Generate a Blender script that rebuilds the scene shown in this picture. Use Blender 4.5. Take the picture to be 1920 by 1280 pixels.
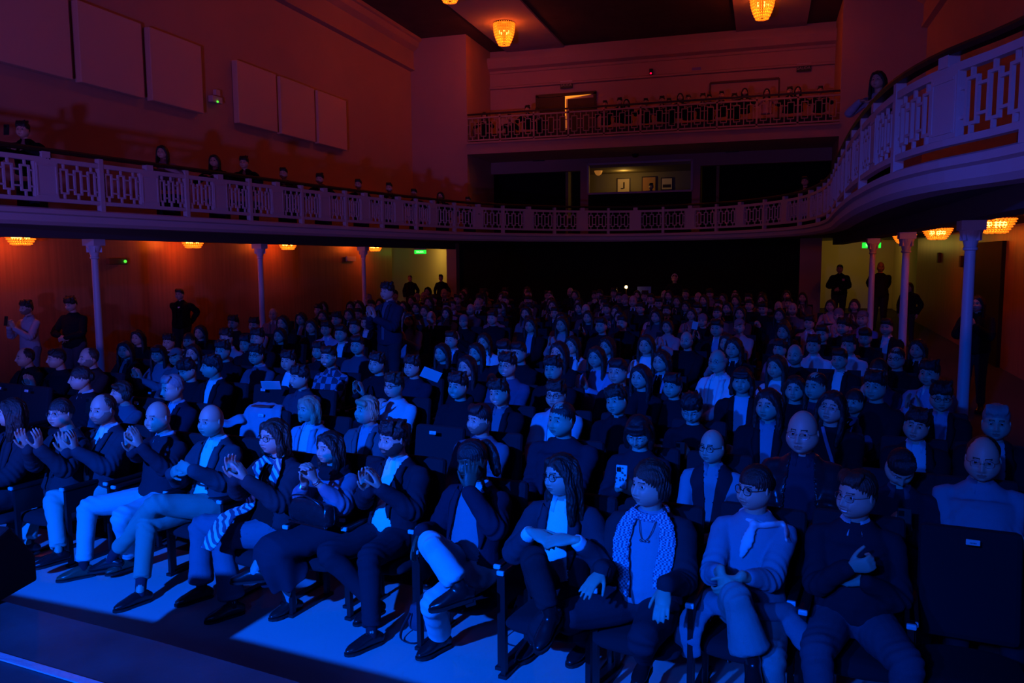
import bpy, bmesh, math, random
import numpy as np
from mathutils import Vector, Matrix, noise
from mathutils.bvhtree import BVHTree
random.seed(7); rng = np.random.RandomState(7)
sc = bpy.context.scene
for o in list(bpy.data.objects): bpy.data.objects.remove(o)
# ------------------------------------------------------------------ camera
F = 1493.; PITCH = math.radians(5.85); ROLL = math.radians(.42); YAW = math.radians(17.5); CH = 2.33
_f0 = np.array([-math.sin(YAW), math.cos(YAW), 0]); _r0 = np.array([math.cos(YAW), math.sin(YAW), 0]); _u0 = np.array([0, 0, 1.])
_f = _f0*math.cos(PITCH)-_u0*math.sin(PITCH); _u = _u0*math.cos(PITCH)+_f0*math.sin(PITCH)
_r = _r0*math.cos(ROLL)-_u*math.sin(ROLL); _u = _u*math.cos(ROLL)+_r0*math.sin(ROLL)
cd = bpy.data.cameras.new('camera'); cam = bpy.data.objects.new('camera', cd); sc.collection.objects.link(cam)
cd.sensor_width = 36; cd.lens = F*36/1920; cd.clip_end = 200; cd.clip_start = .05
cam.matrix_world = Matrix(((_r[0], _u[0], -_f[0], 0), (_r[1], _u[1], -_f[1], 0), (_r[2], _u[2], -_f[2], CH), (0, 0, 0, 1)))
sc.camera = cam
EYE = np.array([0, 0, CH])
def ray(px, py): return _f + _r*(px-960)/F - _u*(py-640)/F
def atz(px, py, z): d = ray(px, py); return EYE+d*((z-CH)/d[2])
def aty(px, py, y): d = ray(px, py); return EYE+d*(y/d[1])
def atx(px, py, x): d = ray(px, py); return EYE+d*(x/d[0])
# ------------------------------------------------------------------ world, exposure
sc.view_settings.view_transform = 'Standard'; sc.view_settings.look = 'None'
sc.view_settings.exposure = 0; sc.view_settings.gamma = 1; sc.view_settings.use_curve_mapping = False
w = bpy.data.worlds.new('world'); sc.world = w; w.use_nodes = True
w.node_tree.nodes['Background'].inputs[0].default_value = (.10, .03, .25, 1)
w.node_tree.nodes['Background'].inputs[1].default_value = .0007
# ------------------------------------------------------------------ stage lights and added spots
def light(kind, name, loc, energy, col, target=None, size=.3, cone=60, blend=.5):
    d = bpy.data.lights.new(name, kind); d.energy = energy; d.color = col
    o = bpy.data.objects.new(name, d); sc.collection.objects.link(o); o.location = loc
    if kind == 'SPOT': d.spot_size = math.radians(cone); d.spot_blend = blend; d.shadow_soft_size = size
    elif kind == 'POINT': d.shadow_soft_size = size
    elif kind == 'AREA': d.size = size
    if target is not None: o.rotation_euler = (Vector(target)-Vector(loc)).to_track_quat('-Z', 'Y').to_euler()
    return o
BLUE = (0., .085, 1.)
light('SPOT', 'stage_spot_blue', (-4.0, -5.0, 5.2), 14500, BLUE, (-3.8, 3.2, 0), .10, 53, .95)
light('SPOT', 'stage_fill_blue', (-1.2, -4.0, 4.6), 380, BLUE, (-.6, 6.0, 1.0), .3, 80, 1.)
light('SPOT', 'added_spot_left', (-5.0, -5.0, 4.8), 1500, BLUE, (-9.9, 9.6, 1.5), .12, 24, 1.)  # added blue spot for the left column, which the main cone misses
for _t, _e, _c in (((-9.8, 11, 6.6), 1150, 52), ((2.0, 8.5, 6.0), 480, 50), ((-4.0, 24, 9.5), 500, 46)):
    light('SPOT', 'added_rail_violet', (-3.0, -2.0, 1.05), _e, (.30, .15, 1.), _t, .2, _c, .6)  # added violet spots, set low to tint the railings and spare the audience
light('SPOT', 'added_spot_right', (-2.2, -5.0, 4.8), 2400, BLUE, (1.3, 7.2, .8), .15, 30, 1.)  # added blue spot that brightens the right column and right front seats
light('SPOT', 'added_wall_red', (-2.0, -6.0, 5.0), 420, (1., .06, .10), (-10.5, 10, 11.0), .8, 56, .8)  # added red spot that reddens the upper left wall
# ------------------------------------------------------------------ helpers
C = sc.collection
def srgb(c): return tuple((x/12.92 if x <= .04045 else ((x+.055)/1.055)**2.4) for x in c)
_mats = {}
def mat(name, col, rough=.8, bump=0., bscale=60., metal=0., var=0., vscale=3., spec=.4, stretch=None, emit=None, estr=0., coat=0.):
    key = (name, tuple(col), rough, bump, bscale, metal, var)
    if key in _mats: return _mats[key]
    m = bpy.data.materials.new(name); m.use_nodes = True; nt = m.node_tree; b = nt.nodes['Principled BSDF']
    b.inputs['Base Color'].default_value = (*col, 1); b.inputs['Roughness'].default_value = rough
    b.inputs['Metallic'].default_value = metal; b.inputs['Specular IOR Level'].default_value = spec
    if coat: b.inputs['Coat Weight'].default_value = coat
    tc = nt.nodes.new('ShaderNodeTexCoord'); mp = nt.nodes.new('ShaderNodeMapping'); nt.links.new(tc.outputs['Object'], mp.inputs[0])
    if stretch: mp.inputs['Scale'].default_value = stretch
    if bump:
        n = nt.nodes.new('ShaderNodeTexNoise'); n.inputs['Scale'].default_value = bscale; n.inputs['Detail'].default_value = 4
        nt.links.new(mp.outputs[0], n.inputs['Vector'])
        bp = nt.nodes.new('ShaderNodeBump'); bp.inputs['Strength'].default_value = bump; bp.inputs['Distance'].default_value = .01
        nt.links.new(n.outputs['Fac'], bp.inputs['Height']); nt.links.new(bp.outputs[0], b.inputs['Normal'])
    if var:
        n = nt.nodes.new('ShaderNodeTexNoise'); n.inputs['Scale'].default_value = vscale; n.inputs['Detail'].default_value = 6
        nt.links.new(mp.outputs[0], n.inputs['Vector'])
        r = nt.nodes.new('ShaderNodeMapRange'); r.inputs[3].default_value = 1-var; r.inputs[4].default_value = 1+var
        nt.links.new(n.outputs['Fac'], r.inputs[0])
        mx = nt.nodes.new('ShaderNodeVectorMath'); mx.operation = 'SCALE'; mx.inputs[0].default_value = col
        nt.links.new(r.outputs[0], mx.inputs['Scale']); nt.links.new(mx.outputs[0], b.inputs['Base Color'])
    if emit: b.inputs['Emission Color'].default_value = (*emit, 1); b.inputs['Emission Strength'].default_value = estr
    _mats[key] = m; return m
def cloth(col, b=.35, s=220, rough=.95): return mat('cloth', col, rough, b, s, spec=.15)
def tag(o, label=None, cat=None, group=None, kind=None):
    if label: o['label'] = label
    if cat: o['category'] = cat
    if group: o['group'] = group
    if kind: o['kind'] = kind
    return o
def empty(name, loc=(0, 0, 0), rz=0.):
    o = bpy.data.objects.new(name, None); C.objects.link(o); o.location = loc; o.rotation_euler = (0, 0, rz); o.empty_display_size = .1
    return o
class MB:
    """collects closed shapes; build() links them as one mesh object"""
    def __init__(s): s.v = []; s.f = []; s.m = []
    def add(s, v, f, mi=0):
        k = len(s.v); s.v.extend([tuple(p) for p in v]); s.f.extend([tuple(i+k for i in q) for q in f]); s.m.extend([mi]*len(f)); return s
    def box(s, c, d, rot=None, mi=0):
        x, y, z = d[0]/2, d[1]/2, d[2]/2
        P = [Vector((a*x, b*y, e*z)) for a in (-1, 1) for b in (-1, 1) for e in (-1, 1)]
        if rot is not None: P = [rot @ p for p in P]
        c = Vector(c)
        return s.add([p+c for p in P], [(0, 1, 3, 2), (4, 6, 7, 5), (0, 4, 5, 1), (2, 3, 7, 6), (0, 2, 6, 4), (1, 5, 7, 3)], mi)
    def quad(s, a, b, c, d, mi=0): return s.add([a, b, c, d], [(0, 1, 2, 3)], mi)
    def tube(s, *a, mi=0, **k): v, f = tube(*a, **k); return s.add(v, f, mi)
    def ell(s, c, r, n=12, rot=None, mi=0):
        v, f = ellipsoid(c, r, n, rot); return s.add(v, f, mi)
    def lathe(s, prof, c=(0, 0, 0), n=20, mi=0, a0=0, a1=2*math.pi):
        full = abs(a1-a0-2*math.pi) < 1e-6; k = n if full else n+1
        v = [(c[0]+r*math.cos(a0+(a1-a0)*i/n), c[1]+r*math.sin(a0+(a1-a0)*i/n), c[2]+z) for r, z in prof for i in range(k)]
        f = []
        for j in range(len(prof)-1):
            for i in range(n):
                i2 = (i+1) % k; f.append((j*k+i, j*k+i2, (j+1)*k+i2, (j+1)*k+i))
        return s.add(v, f, mi)
    def mesh(s, name, mats, smooth=False):
        me = bpy.data.meshes.new(name); me.from_pydata([tuple(map(float, p)) for p in s.v], [], s.f)
        if not isinstance(mats, (list, tuple)): mats = [mats]
        for m in mats: me.materials.append(m)
        if len(mats) > 1: me.polygons.foreach_set('material_index', s.m)
        if smooth: me.polygons.foreach_set('use_smooth', [True]*len(me.polygons))
        me.update(); return me
    def build(s, name, mats, parent=None, smooth=False, bevel=0):
        o = bpy.data.objects.new(name, s.mesh(name, mats, smooth)); C.objects.link(o)
        if parent is not None: o.parent = parent
        if bevel:
            b = o.modifiers.new('bevel', 'BEVEL'); b.width = bevel; b.segments = 2; b.limit_method = 'ANGLE'
        return o
def catmull(P, k):
    P = [np.array(p, float) for p in P]
    if k <= 1 or len(P) < 3: return P
    out = []
    for i in range(len(P)-1):
        p0 = P[i-1] if i else 2*P[0]-P[1]; p1 = P[i]; p2 = P[i+1]; p3 = P[i+2] if i+2 < len(P) else 2*P[-1]-P[-2]
        for j in range(k):
            t = j/k
            out.append(.5*((2*p1)+(-p0+p2)*t+(2*p0-5*p1+4*p2-p3)*t*t+(-p0+3*p1-3*p2+p3)*t**3))
    out.append(P[-1]); return out
def tube(pts, rad, n=12, side=(1, 0, 0), sub=3, cap=True, ck=1.):
    R = [r if isinstance(r, (tuple, list)) else (r, r) for r in rad]
    Q = catmull([list(p)+list(r) for p, r in zip(pts, R)], sub)
    X = [q[:3] for q in Q]; R = [np.maximum(q[3:], .001) for q in Q]
    T = []
    for i in range(len(X)):
        t = X[min(i+1, len(X)-1)]-X[max(i-1, 0)]; T.append(t/(np.linalg.norm(t)+1e-9))
    if cap:
        r0 = min(R[0])*ck; r1 = min(R[-1])*ck
        pre = [(X[0]-T[0]*r0*a, R[0]*b) for a, b in ((.98, .15), (.75, .66), (.4, .92))]
        post = [(X[-1]+T[-1]*r1*a, R[-1]*b) for a, b in ((.4, .92), (.75, .66), (.98, .15))]
        X = [p[0] for p in pre]+X+[p[0] for p in post]; R = [p[1] for p in pre]+R+[p[1] for p in post]; T = [T[0]]*3+T+[T[-1]]*3
    s = np.array(side, float); V = []
    for x, r, t in zip(X, R, T):
        s = s-t*(s@t); nn = np.linalg.norm(s)
        if nn < 1e-4: s = np.cross(t, [0.3, .9, .1]); nn = np.linalg.norm(s)
        s = s/nn; b = np.cross(t, s)
        for i in range(n):
            a = 2*math.pi*i/n; V.append(x+s*r[0]*math.cos(a)+b*r[1]*math.sin(a))
    Fc = []
    for j in range(len(X)-1):
        for i in range(n):
            i2 = (i+1) % n; Fc.append((j*n+i, j*n+i2, (j+1)*n+i2, (j+1)*n+i))
    Fc.append(tuple(range(n-1, -1, -1))); Fc.append(tuple((len(X)-1)*n+i for i in range(n)))
    return V, Fc
def ellipsoid(c, r, n=12, rot=None):
    V = []; Fc = []; m = max(6, n//2+2)
    for j in range(m+1):
        b = -math.pi/2+math.pi*j/m
        for i in range(n):
            a = 2*math.pi*i/n; p = Vector((r[0]*math.cos(b)*math.cos(a), r[1]*math.cos(b)*math.sin(a), r[2]*math.sin(b)))
            if j in (0, m): p = Vector((r[0]*1e-3*math.cos(a), r[1]*1e-3*math.sin(a), r[2]*(-1 if j == 0 else 1)))
            if rot is not None: p = rot @ p
            V.append(p+Vector(c))
    for j in range(m):
        for i in range(n):
            i2 = (i+1) % n; Fc.append((j*n+i, j*n+i2, (j+1)*n+i2, (j+1)*n+i))
    Fc.append(tuple(range(n-1, -1, -1))); Fc.append(tuple(m*n+i for i in range(n)))
    return V, Fc
def floor_z(y): return max(0., .022*(y-6))
# ================================================================== THE SETTING
plaster = mat('warm_plaster', (.50, .33, .27), .9, .15, 8, var=.06, vscale=1.2)
plaster2 = mat('cream_plaster', (.72, .62, .42), .9, .1, 8)
panelm = mat('acoustic_panel', (.72, .52, .42), .95, .3, 150)
ceilm = mat('dark_ceiling', (.10, .07, .07), .9, .3, 5, var=.3, vscale=2)
beamm = mat('pale_ceiling_strip', (.48, .42, .45), .9)
white = mat('white_paint', (.62, .52, .55), .6, .05, 40)
woodw = mat('varnished_wall_panelling', (.42, .20, .10), .35, .12, 3, var=.35, vscale=2.5, stretch=(6, 6, .25), spec=.5)
blackm = mat('shade_and_panel_black', (.008, .008, .009), .95)  # this black also stands in for shade in the rear openings
darkwood = mat('dark_wood', (.035, .018, .012), .45, .1, 20)
floorm = mat('auditorium_floor', (.46, .45, .44), .55, .1, 12, var=.10, vscale=1.2, spec=.3)
stagem = mat('stage_boards', (.045, .045, .05), .55, .4, 9, var=.8, vscale=3.5)
def struct(name, mb, m, **k): o = mb.build(name, m, **k); o['kind'] = 'structure'; return o
XL, XR, YB, YR, ZC = -11.8, 4.3, 26., 28.5, 9.9
PL, PR = -9.75, 2.05                          # inner edges of the two piers
# floor: flat in front, gently raked from y=6
m = MB()
m.quad((-12.2, -3, 0), (6, -3, 0), (6, 4.6, 0), (-12.2, 5.6, 0)); m.add([(-12.2, 5.6, 0), (6, 4.6, 0), (6, 6, 0), (-12.2, 6, 0), (6, 31, floor_z(31)), (-12.2, 31, floor_z(31))], [(0, 1, 2, 3), (3, 2, 4, 5)], 1)
m.quad((-12.2, -3, -.1), (6, -3, -.1), (6, 31, -.1), (-12.2, 31, -.1)); struct('floor', m, [floorm, mat('shade_dark_floor', (.06, .045, .045), .95, .3, 200)])  # rear floor colour darkened in place of shade, cutting lamp light and bounce
T = .25
def wallbox(name, x0, x1, y0, y1, z0, z1, m, **k):
    b = MB(); b.box(((x0+x1)/2, (y0+y1)/2, (z0+z1)/2), (x1-x0, y1-y0, z1-z0)); return struct(name, b, m, **k)
wallbox('wall_left', XL-T, XL, -8, 30.8, 2.86, ZC, plaster)
wallbox('wall_left', XL-T, XL, -8, 24.2, -.1, 2.86, woodw)
wallbox('wall_left', XL-T, XL, 24.2, 30.8, -.1, 2.86, plaster2)
wallbox('wall_right', XR, XR+T, -8, 30.8, 2.86, ZC, plaster)
wallbox('wall_right', XR, XR+T, -8, 26, -.1, 2.86, woodw)
wallbox('wall_right', XR, XR+T, 26, 30.8, -.1, 2.86, plaster2)
wallbox('wall_pier', XL, PL, YB, YR+.3, 3.0, ZC, plaster)
wallbox('wall_pier', PR, XR, YB, YR+.3, 3.0, ZC, plaster)
# narrow pilasters at floor level beside the dark rear opening
wallbox('wall_pilaster', -10.25, -9.9, 25.2, 25.6, .2, 2.95, plaster)
wallbox('wall_pilaster', 1.02, 1.62, 25.2, 25.6, .2, 2.95, plaster)
wallbox('wall_rear_shade', -9.9, 1.02, 25.5, 25.7, .2, 2.95, blackm)  # black sheet standing for the shade in the rear opening
wallbox('wall_rear', XL, XR, 30.5, 30.8, .2, 3.0, plaster2)
wallbox('wall_rear', -9.9, -9.75, 25.7, 30.5, .2, 3.0, plaster2)
wallbox('wall_rear', .95, 1.05, 25.7, 30.5, .2, 3.0, plaster2)
# dado painted lower band of the left lobby
wallbox('trim_1', -11.78, -9.92, 30.42, 30.5, .4, 1.55, mat('olive_dado', (.30, .27, .16), .8))
# gallery recess
GZ0, GZ1 = 5.92, 6.32
wallbox('wall_gallery', PL, PR, YR, YR+T, GZ0, ZC, plaster)
zb = lambda px, py: aty(px, py, YR)
# wall behind the lower balcony, with the control booth opening and two dark openings
bx0, bz0 = zb(1103, 362)[0], zb(1103, 362)[2]; bx1, bz1 = zb(1297, 362)[0], zb(1297, 300)[2]
x0 = zb(1088, 340)[0]; x1 = zb(1313, 340)[0]
wallbox('wall_back', x0, bx0, YR, YR+T, 2.9, GZ0, plaster)
wallbox('wall_back', bx1, x1, YR, YR+T, 2.9, GZ0, plaster)
wallbox('wall_back', bx0, bx1, YR, YR+T, bz1, GZ0, plaster)
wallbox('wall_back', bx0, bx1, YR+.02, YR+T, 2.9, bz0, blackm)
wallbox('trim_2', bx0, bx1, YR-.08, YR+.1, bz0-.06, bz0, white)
wallbox('wall_back', PL, x0, YR+.9, YR+1.0, 2.9, GZ0, blackm)  # black backing puts the shade of both dark openings into the colour
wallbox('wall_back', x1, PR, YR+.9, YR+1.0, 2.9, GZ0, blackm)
wallbox('wall_back', PL, x0, YR, YR+T, 5.5, GZ0, plaster)
wallbox('wall_back', x1, PR, YR, YR+T, 5.5, GZ0, plaster)
# booth interior
wallbox('wall_booth', bx0-.8, bx1+.8, YR+2.4, YR+2.5, 2.9, GZ0, mat('booth_wall', (.30, .26, .14), .9))
wallbox('wall_booth', bx0-.9, bx0-.8, YR+T, YR+2.5, 2.9, GZ0, mat('booth_wall', (.30, .26, .14), .9))
wallbox('wall_booth', bx1+.8, bx1+.9, YR+T, YR+2.5, 2.9, GZ0, mat('booth_wall', (.30, .26, .14), .9))
wallbox('ceiling_booth', bx0-.9, bx1+.9, YR+T, YR+2.5, 5.6, 5.7, mat('booth_wall', (.30, .26, .14), .9))
light('POINT', 'booth_lamp', ((bx0+bx1)/2-.8, YR+1.5, 5.45), 9, (1, .55, .12), size=.1)
# balcony floor of the back gallery + fascia
m = MB(); m.box(((PL+PR)/2, (YB+YR)/2+.05, GZ0+.12), (PR-PL, YR-YB-.1, .24)); struct('floor_gallery', m, plaster)
m = MB(); m.box(((PL+PR)/2, YB+.06, (GZ0+GZ1)/2), (PR-PL, .12, GZ1-GZ0)); m.box(((PL+PR)/2, YB+.04, GZ1-.03), (PR-PL, .18, .06)); struct('trim_3', m, plaster)
# ceiling
m = MB(); m.box(((XL+XR)/2, 10.5, ZC+.15), (XR-XL+.6, 40, .3)); struct('ceiling', m, ceilm)
for i, (a, b) in enumerate(((-9.1, -6.95), (-1.05, 1.15))):
    wallbox('ceiling_strip', a, b, -6, YR, ZC-.06, ZC, beamm)
# cornices: left wall, right wall, gallery back wall, piers
def prof_run(name, A, B, nrm, prof, m):
    A, B, nrm = Vector(A), Vector(B), Vector(nrm); b = MB(); v = []
    for P in (A, B): v += [P+nrm*d+Vector((0, 0, z)) for d, z in prof]
    k = len(prof); b.add(v, [(i, (i+1) % k, k+(i+1) % k, k+i) for i in range(k)]+[tuple(range(k)), tuple(range(2*k-1, k-1, -1))]); return struct(name, b, m)
cp = [(0, 0), (.42, 0), (.42, -.10), (.34, -.12), (.30, -.30), (.12, -.42), (.12, -.95), (.16, -.97), (.16, -1.05), (0, -1.08)]
prof_run('trim_4', (XL, -6, ZC), (XL, YB, ZC), (1, 0, 0), cp, plaster)
prof_run('trim_5', (XR, -6, ZC), (XR, YB, ZC), (-1, 0, 0), cp, plaster)
gp = [(0, 0), (.35, 0), (.35, -.12), (.25, -.35), (.08, -.42), (.08, -.50), (.04, -.52), (.04, -.95), (.10, -.98), (.10, -1.04), (0, -1.06)]
prof_run('trim_6', (PL, YR, ZC-.3), (PR, YR, ZC-.3), (0, -1, 0), gp, plaster)
# right-wall shallow pilaster strips above the balcony
for y in (12.6, 16.5): wallbox('trim_7', XR-.06, XR, y, y+.9, 3.1, ZC-1.1, plaster)
# ------------------------------------------------------------------ lower balcony (horseshoe)
_c = [(2.9, 3.2), (2.3, 4.6), (1.85, 5.8), (1.60, 6.6), (1.30, 7.35), (1.12, 8.3), (1.06, 9.6), (1.05, 11.2), (1.12, 14.), (1.22, 17.0), (1.10, 19.3), (.66, 21.3), (-.45, 23.2), (-2.04, 24.35),
      (-3.9, 24.62), (-5.3, 24.1), (-6.58, 22.95), (-7.85, 20.95), (-8.5, 18.3), (-9.0, 15.5), (-9.26, 13.2), (-9.45, 11.4), (-9.6, 9.9), (-9.72, 8.4), (-9.85, 7.0), (-10.1, 5.2), (-10.4, 3.0)]
BC = catmull([(a, b, 0) for a, b in _c], 8)
_L = [0.]
for a, b in zip(BC[:-1], BC[1:]): _L.append(_L[-1]+float(np.linalg.norm(b-a)))
TOT = _L[-1]
def bal(s, off=0.):
    s = min(max(s, 0), TOT-1e-4); i = int(np.searchsorted(_L, s, 'right'))-1; i = min(i, len(BC)-2); t = (s-_L[i])/(_L[i+1]-_L[i])
    p = BC[i]*(1-t)+BC[i+1]*t
    j0 = max(i-1, 0); j1 = min(i+2, len(BC)-1); d = BC[j1]-BC[j0]; d = d/np.linalg.norm(d)
    n = np.array([d[1], -d[0], 0])      # outward (away from hall centre)
    return p+n*off, math.atan2(d[1], d[0])
def ribbon(name, prof, m, s0=0, s1=TOT, step=.25, parent=None, kind=True):
    """sweep closed profile (offset,z) along the balcony curve"""
    k = len(prof); n = max(2, int((s1-s0)/step)); b = MB(); v = []
    for i in range(n+1):
        s = s0+(s1-s0)*i/n
        for o_, z in prof: p, a = bal(s, o_); v.append((p[0], p[1], z))
    f = [(i*k+j, i*k+(j+1) % k, (i+1)*k+(j+1) % k, (i+1)*k+j) for i in range(n) for j in range(k)]
    b.add(v, f+[tuple(range(k)), tuple(range((n+1)*k-1, n*k-1, -1))])
    o = b.build(name, m, parent)
    if kind: o['kind'] = 'structure'
    return o
ribbon('trim_8', [(-.02, 3.11), (-.06, 3.09), (-.06, 3.03), (-.01, 3.01), (0, 2.92), (.05, 2.87), (.3, 2.87), (.3, 3.11)], white)
# slab between curve and walls
m = MB(); N = 160; v = []; f = []
for i in range(N+1):
    s = TOT*i/N; p, a = bal(s, .2)
    q = np.array([XR if p[0] > -3.9 else XL, p[1], 0])
    if p[1] > 21.5 or -9 < p[0] < .2: q = np.array([min(max(-3.9+(p[0]+3.9)*2.2, XL), XR), YR+.9, 0])
    v += [(p[0], p[1], 2.90), (q[0], q[1], 2.90), (p[0], p[1], 3.08), (q[0], q[1], 3.08)]
for i in range(N):
    a = 4*i; b = 4*i+4; f += [(a, a+1, b+1, b), (a+2, b+2, b+3, a+3), (a, b, b+2, a+2)]
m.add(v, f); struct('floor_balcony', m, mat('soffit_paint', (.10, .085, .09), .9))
# drop beam over the columns
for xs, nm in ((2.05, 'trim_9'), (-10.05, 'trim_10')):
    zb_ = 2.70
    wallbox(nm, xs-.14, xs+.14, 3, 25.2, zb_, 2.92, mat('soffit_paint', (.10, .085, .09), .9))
# railing of the lower balcony
rail = empty('balcony_railing', (0, 0, 3.1)); tag(rail, 'long white wrought balcony railing curving round the stalls with pierced lattice panels', 'railing')
rail.location = (0, 0, 0)
ribbon('top_rail', [(-.035, 3.81), (.035, 3.81), (.035, 3.745), (-.035, 3.745)], white, parent=rail, kind=False)
ribbon('bottom_rail', [(-.035, 3.25), (.035, 3.25), (.035, 3.195), (-.035, 3.195)], white, parent=rail, kind=False)
ribbon('handrail', [(-.045, 3.945), (.045, 3.945), (.055, 3.92), (.045, 3.885), (-.045, 3.885), (-.055, 3.92)], darkwood, parent=rail, kind=False)
SOL = [.55, 2.4, 4.28, 6.2, 8.0, 9.83, 11.65, 13.46, 15.3, 17.1, 18.92, 20.98, 22.74, 24.44, 26.1, 27.94, 29.8, 31.76, 33.24, 34.54, 35.96, 37.48, 39.02, 40.58, 42.4, 44.3, 46.2, 48.0]
def cbox(b, s, z0, z1, w_, d=.03, off=0.):
    p, a = bal(s, off); b.box((p[0], p[1], (z0+z1)/2), (w_, d, z1-z0), Matrix.Rotation(a, 3, 'Z'))
for i_, s in enumerate(SOL):
    b = MB(); p, a = bal(s); R = Matrix.Rotation(a, 3, 'Z'); b.box((p[0], p[1], 3.5), (.36, .07, .5), R)
    for q in (-.15, .15): cbox(b, s+q, 3.28, 3.72, .02, .09)
    for z in (3.30, 3.70): b.box((p[0], p[1], z), (.28, .09, .02), R)
    b.build('solid_panel', white, rail)
    b = MB(); b.box((p[0], p[1], 3.845), (.13, .10, .09), R); b.build('newel_block', white, rail)
    if i_ == len(SOL)-1: break
    s2 = SOL[i_+1]; md = (s+s2)/2
    b = MB(); p, a = bal(md); b.box((p[0], p[1], 3.49), (.075, .09, .80), Matrix.Rotation(a, 3, 'Z')); b.build('post', white, rail)
    for h in (0, 1):
        c0 = s+.18 if h == 0 else md+.035; c1 = md-.035 if h == 0 else s2-.18; b = MB(); u = (c1-c0)/3; hw = u*.24
        for j in range(3):
            c = c0+u*(j+.5)
            for q in (-hw, hw): cbox(b, c+q, 3.32, 3.68, .026)
            for z in (3.332, 3.668): cbox(b, c, z-.013, z+.013, 2*hw)
            cbox(b, c, 3.25, 3.32, .026); cbox(b, c, 3.68, 3.75, .026)
            for z in (3.39, 3.61):
                for q in (-1, 1): cbox(b, c+q*(u/4+hw/2), z-.012, z+.012, u/2-hw+.004)
        b.build('lattice_panel', white, rail)
# gallery railing (straight)
gr = empty('gallery_railing', (0, 0, 0)); tag(gr, 'straight cream railing of tall rectangles across the upper back gallery', 'railing')
gy = YB+.02; g0, g1 = GZ1+.06, GZ1+.80; W = PR-PL
for z, nm in ((g1, 'top_rail'), (g0, 'bottom_rail')): MB().box(((PL+PR)/2, gy, z), (W, .06, .05)).build(nm, plaster, gr)
MB().box(((PL+PR)/2, gy+.05, g1+.13), (W, .07, .05)).build('handrail', darkwood, gr)
nu = 30; u = W/nu
for i in range(nu):
    x = PL+u*(i+.5); b = MB()
    hz = (g1-g0)
    b.box((x-u/2+.012, gy, (g0+g1)/2), (.03, .03, hz))
    for q in (-.09, .09): b.box((x+q, gy, (g0+g1)/2), (.025, .03, hz*.66))
    for z in (g0+hz*.17, g1-hz*.17): b.box((x, gy, z), (.205, .03, .025))
    for z in (g0+hz*.085, g1-hz*.085): b.box((x, gy, z), (.025, .03, hz*.17))
    for z in (g0+hz*.3, g1-hz*.3):
        for q in (-1, 1): b.box((x+q*(u/4+.045), gy, z), (u/2-.09, .03, .022))
    b.build('lattice_panel', plaster, gr)
    if i % 3 == 0: MB().box((x-u/2, gy, (g0+g1)/2+.01), (.055, .06, hz+.16)).build('post', plaster, gr)
# ------------------------------------------------------------------ cast-iron columns
colm = mat('column_paint', (.60, .56, .60), .45, .05, 30)
def column(x, y, zt, label, group):
    c = empty('column', (x, y, floor_z(y))); tag(c, label, 'column', group); h = zt-floor_z(y); s = 1.
    MB().lathe([(.062, .12), (.058, 1.), (.052, h-.30)], n=20).build('shaft', colm, c, True)
    MB().lathe([(0, 0), (.11, 0), (.11, .05), (.08, .08), (.075, .12), (.062, .14)], n=20).build('base', colm, c, True)
    b = MB(); b.lathe([(.052, h-.31), (.07, h-.30), (.07, h-.28), (.058, h-.27), (.075, h-.2), (.105, h-.13), (.115, h-.10)], n=20)
    for i in range(4):
        a = math.pi/4+i*math.pi/2
        b.box((.085*math.cos(a), .085*math.sin(a), h-.14), (.05, .035, .13), Matrix.Rotation(a, 3, 'Z'))
    b.box((0, 0, h-.05), (.23, .23, .10)); b.build('capital', colm, c)
    return c
cl = ['white cast-iron column standing nearest the stage under the %s balcony', 'white cast-iron column standing second from the stage under the %s balcony', 'white cast-iron column standing farthest from the stage under the %s balcony']
for i, (px, py) in enumerate(((1822, 412), (1700, 445), (1637, 458))):
    p = atx(px, py, 2.05); column(2.05, p[1], 2.70, cl[i] % 'right', None)
for i, (px, py) in enumerate(((176, 460), (487, 468), (681, 471))):
    p = atx(px, py, -10.05); column(-10.05, p[1], 2.70, cl[i] % 'left', None)
# ------------------------------------------------------------------ acoustic panels on the left wall
pp = [((-60, -80), (125, -8), (130, 153), (-60, 96)), ((139, 7), (262, 50), (266, 187), (144, 160)), ((275, 55), (375, 92), (376, 216), (280, 191)),
      ((440, 119), (515, 142), (516, 249), (441, 231)), ((521, 145), (587, 167), (587, 267), (522, 251)), ((592, 171), (647, 191), (647, 284), (592, 270))]
nm_ = ['large reddish acoustic wall panel cut off by the left picture edge', 'second acoustic wall panel from the left on the high left wall', 'third acoustic panel from the left, just before the small wall speaker',
       'fourth acoustic panel from the left, just after the small wall speaker', 'fifth acoustic panel, between two panels in the group farther from the stage', 'last and smallest acoustic panel on the left wall']
zs = []
for q in pp[1:]:
    for j, (a, b) in enumerate(q): zs.append((j, atx(a, b, XL)))
ztop = np.mean([p[2] for j, p in zs if j < 2]); zbot = np.mean([p[2] for j, p in zs if j >= 2])
for q, l in zip(pp, nm_):
    ya = atx(*q[0], XL+.1)[1] if q[0][0] > 0 else atx(125, -8, XL+.1)[1]-1.55; yb = (atx(*q[1], XL+.1)[1]+atx(*q[2], XL+.1)[1])/2
    b = MB(); b.box((XL+.086, (ya+yb)/2, (ztop+zbot)/2), (.15, yb-ya, ztop-zbot)); o = b.build('acoustic_panel', panelm, bevel=.015); tag(o, l, 'acoustic panel')
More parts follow.
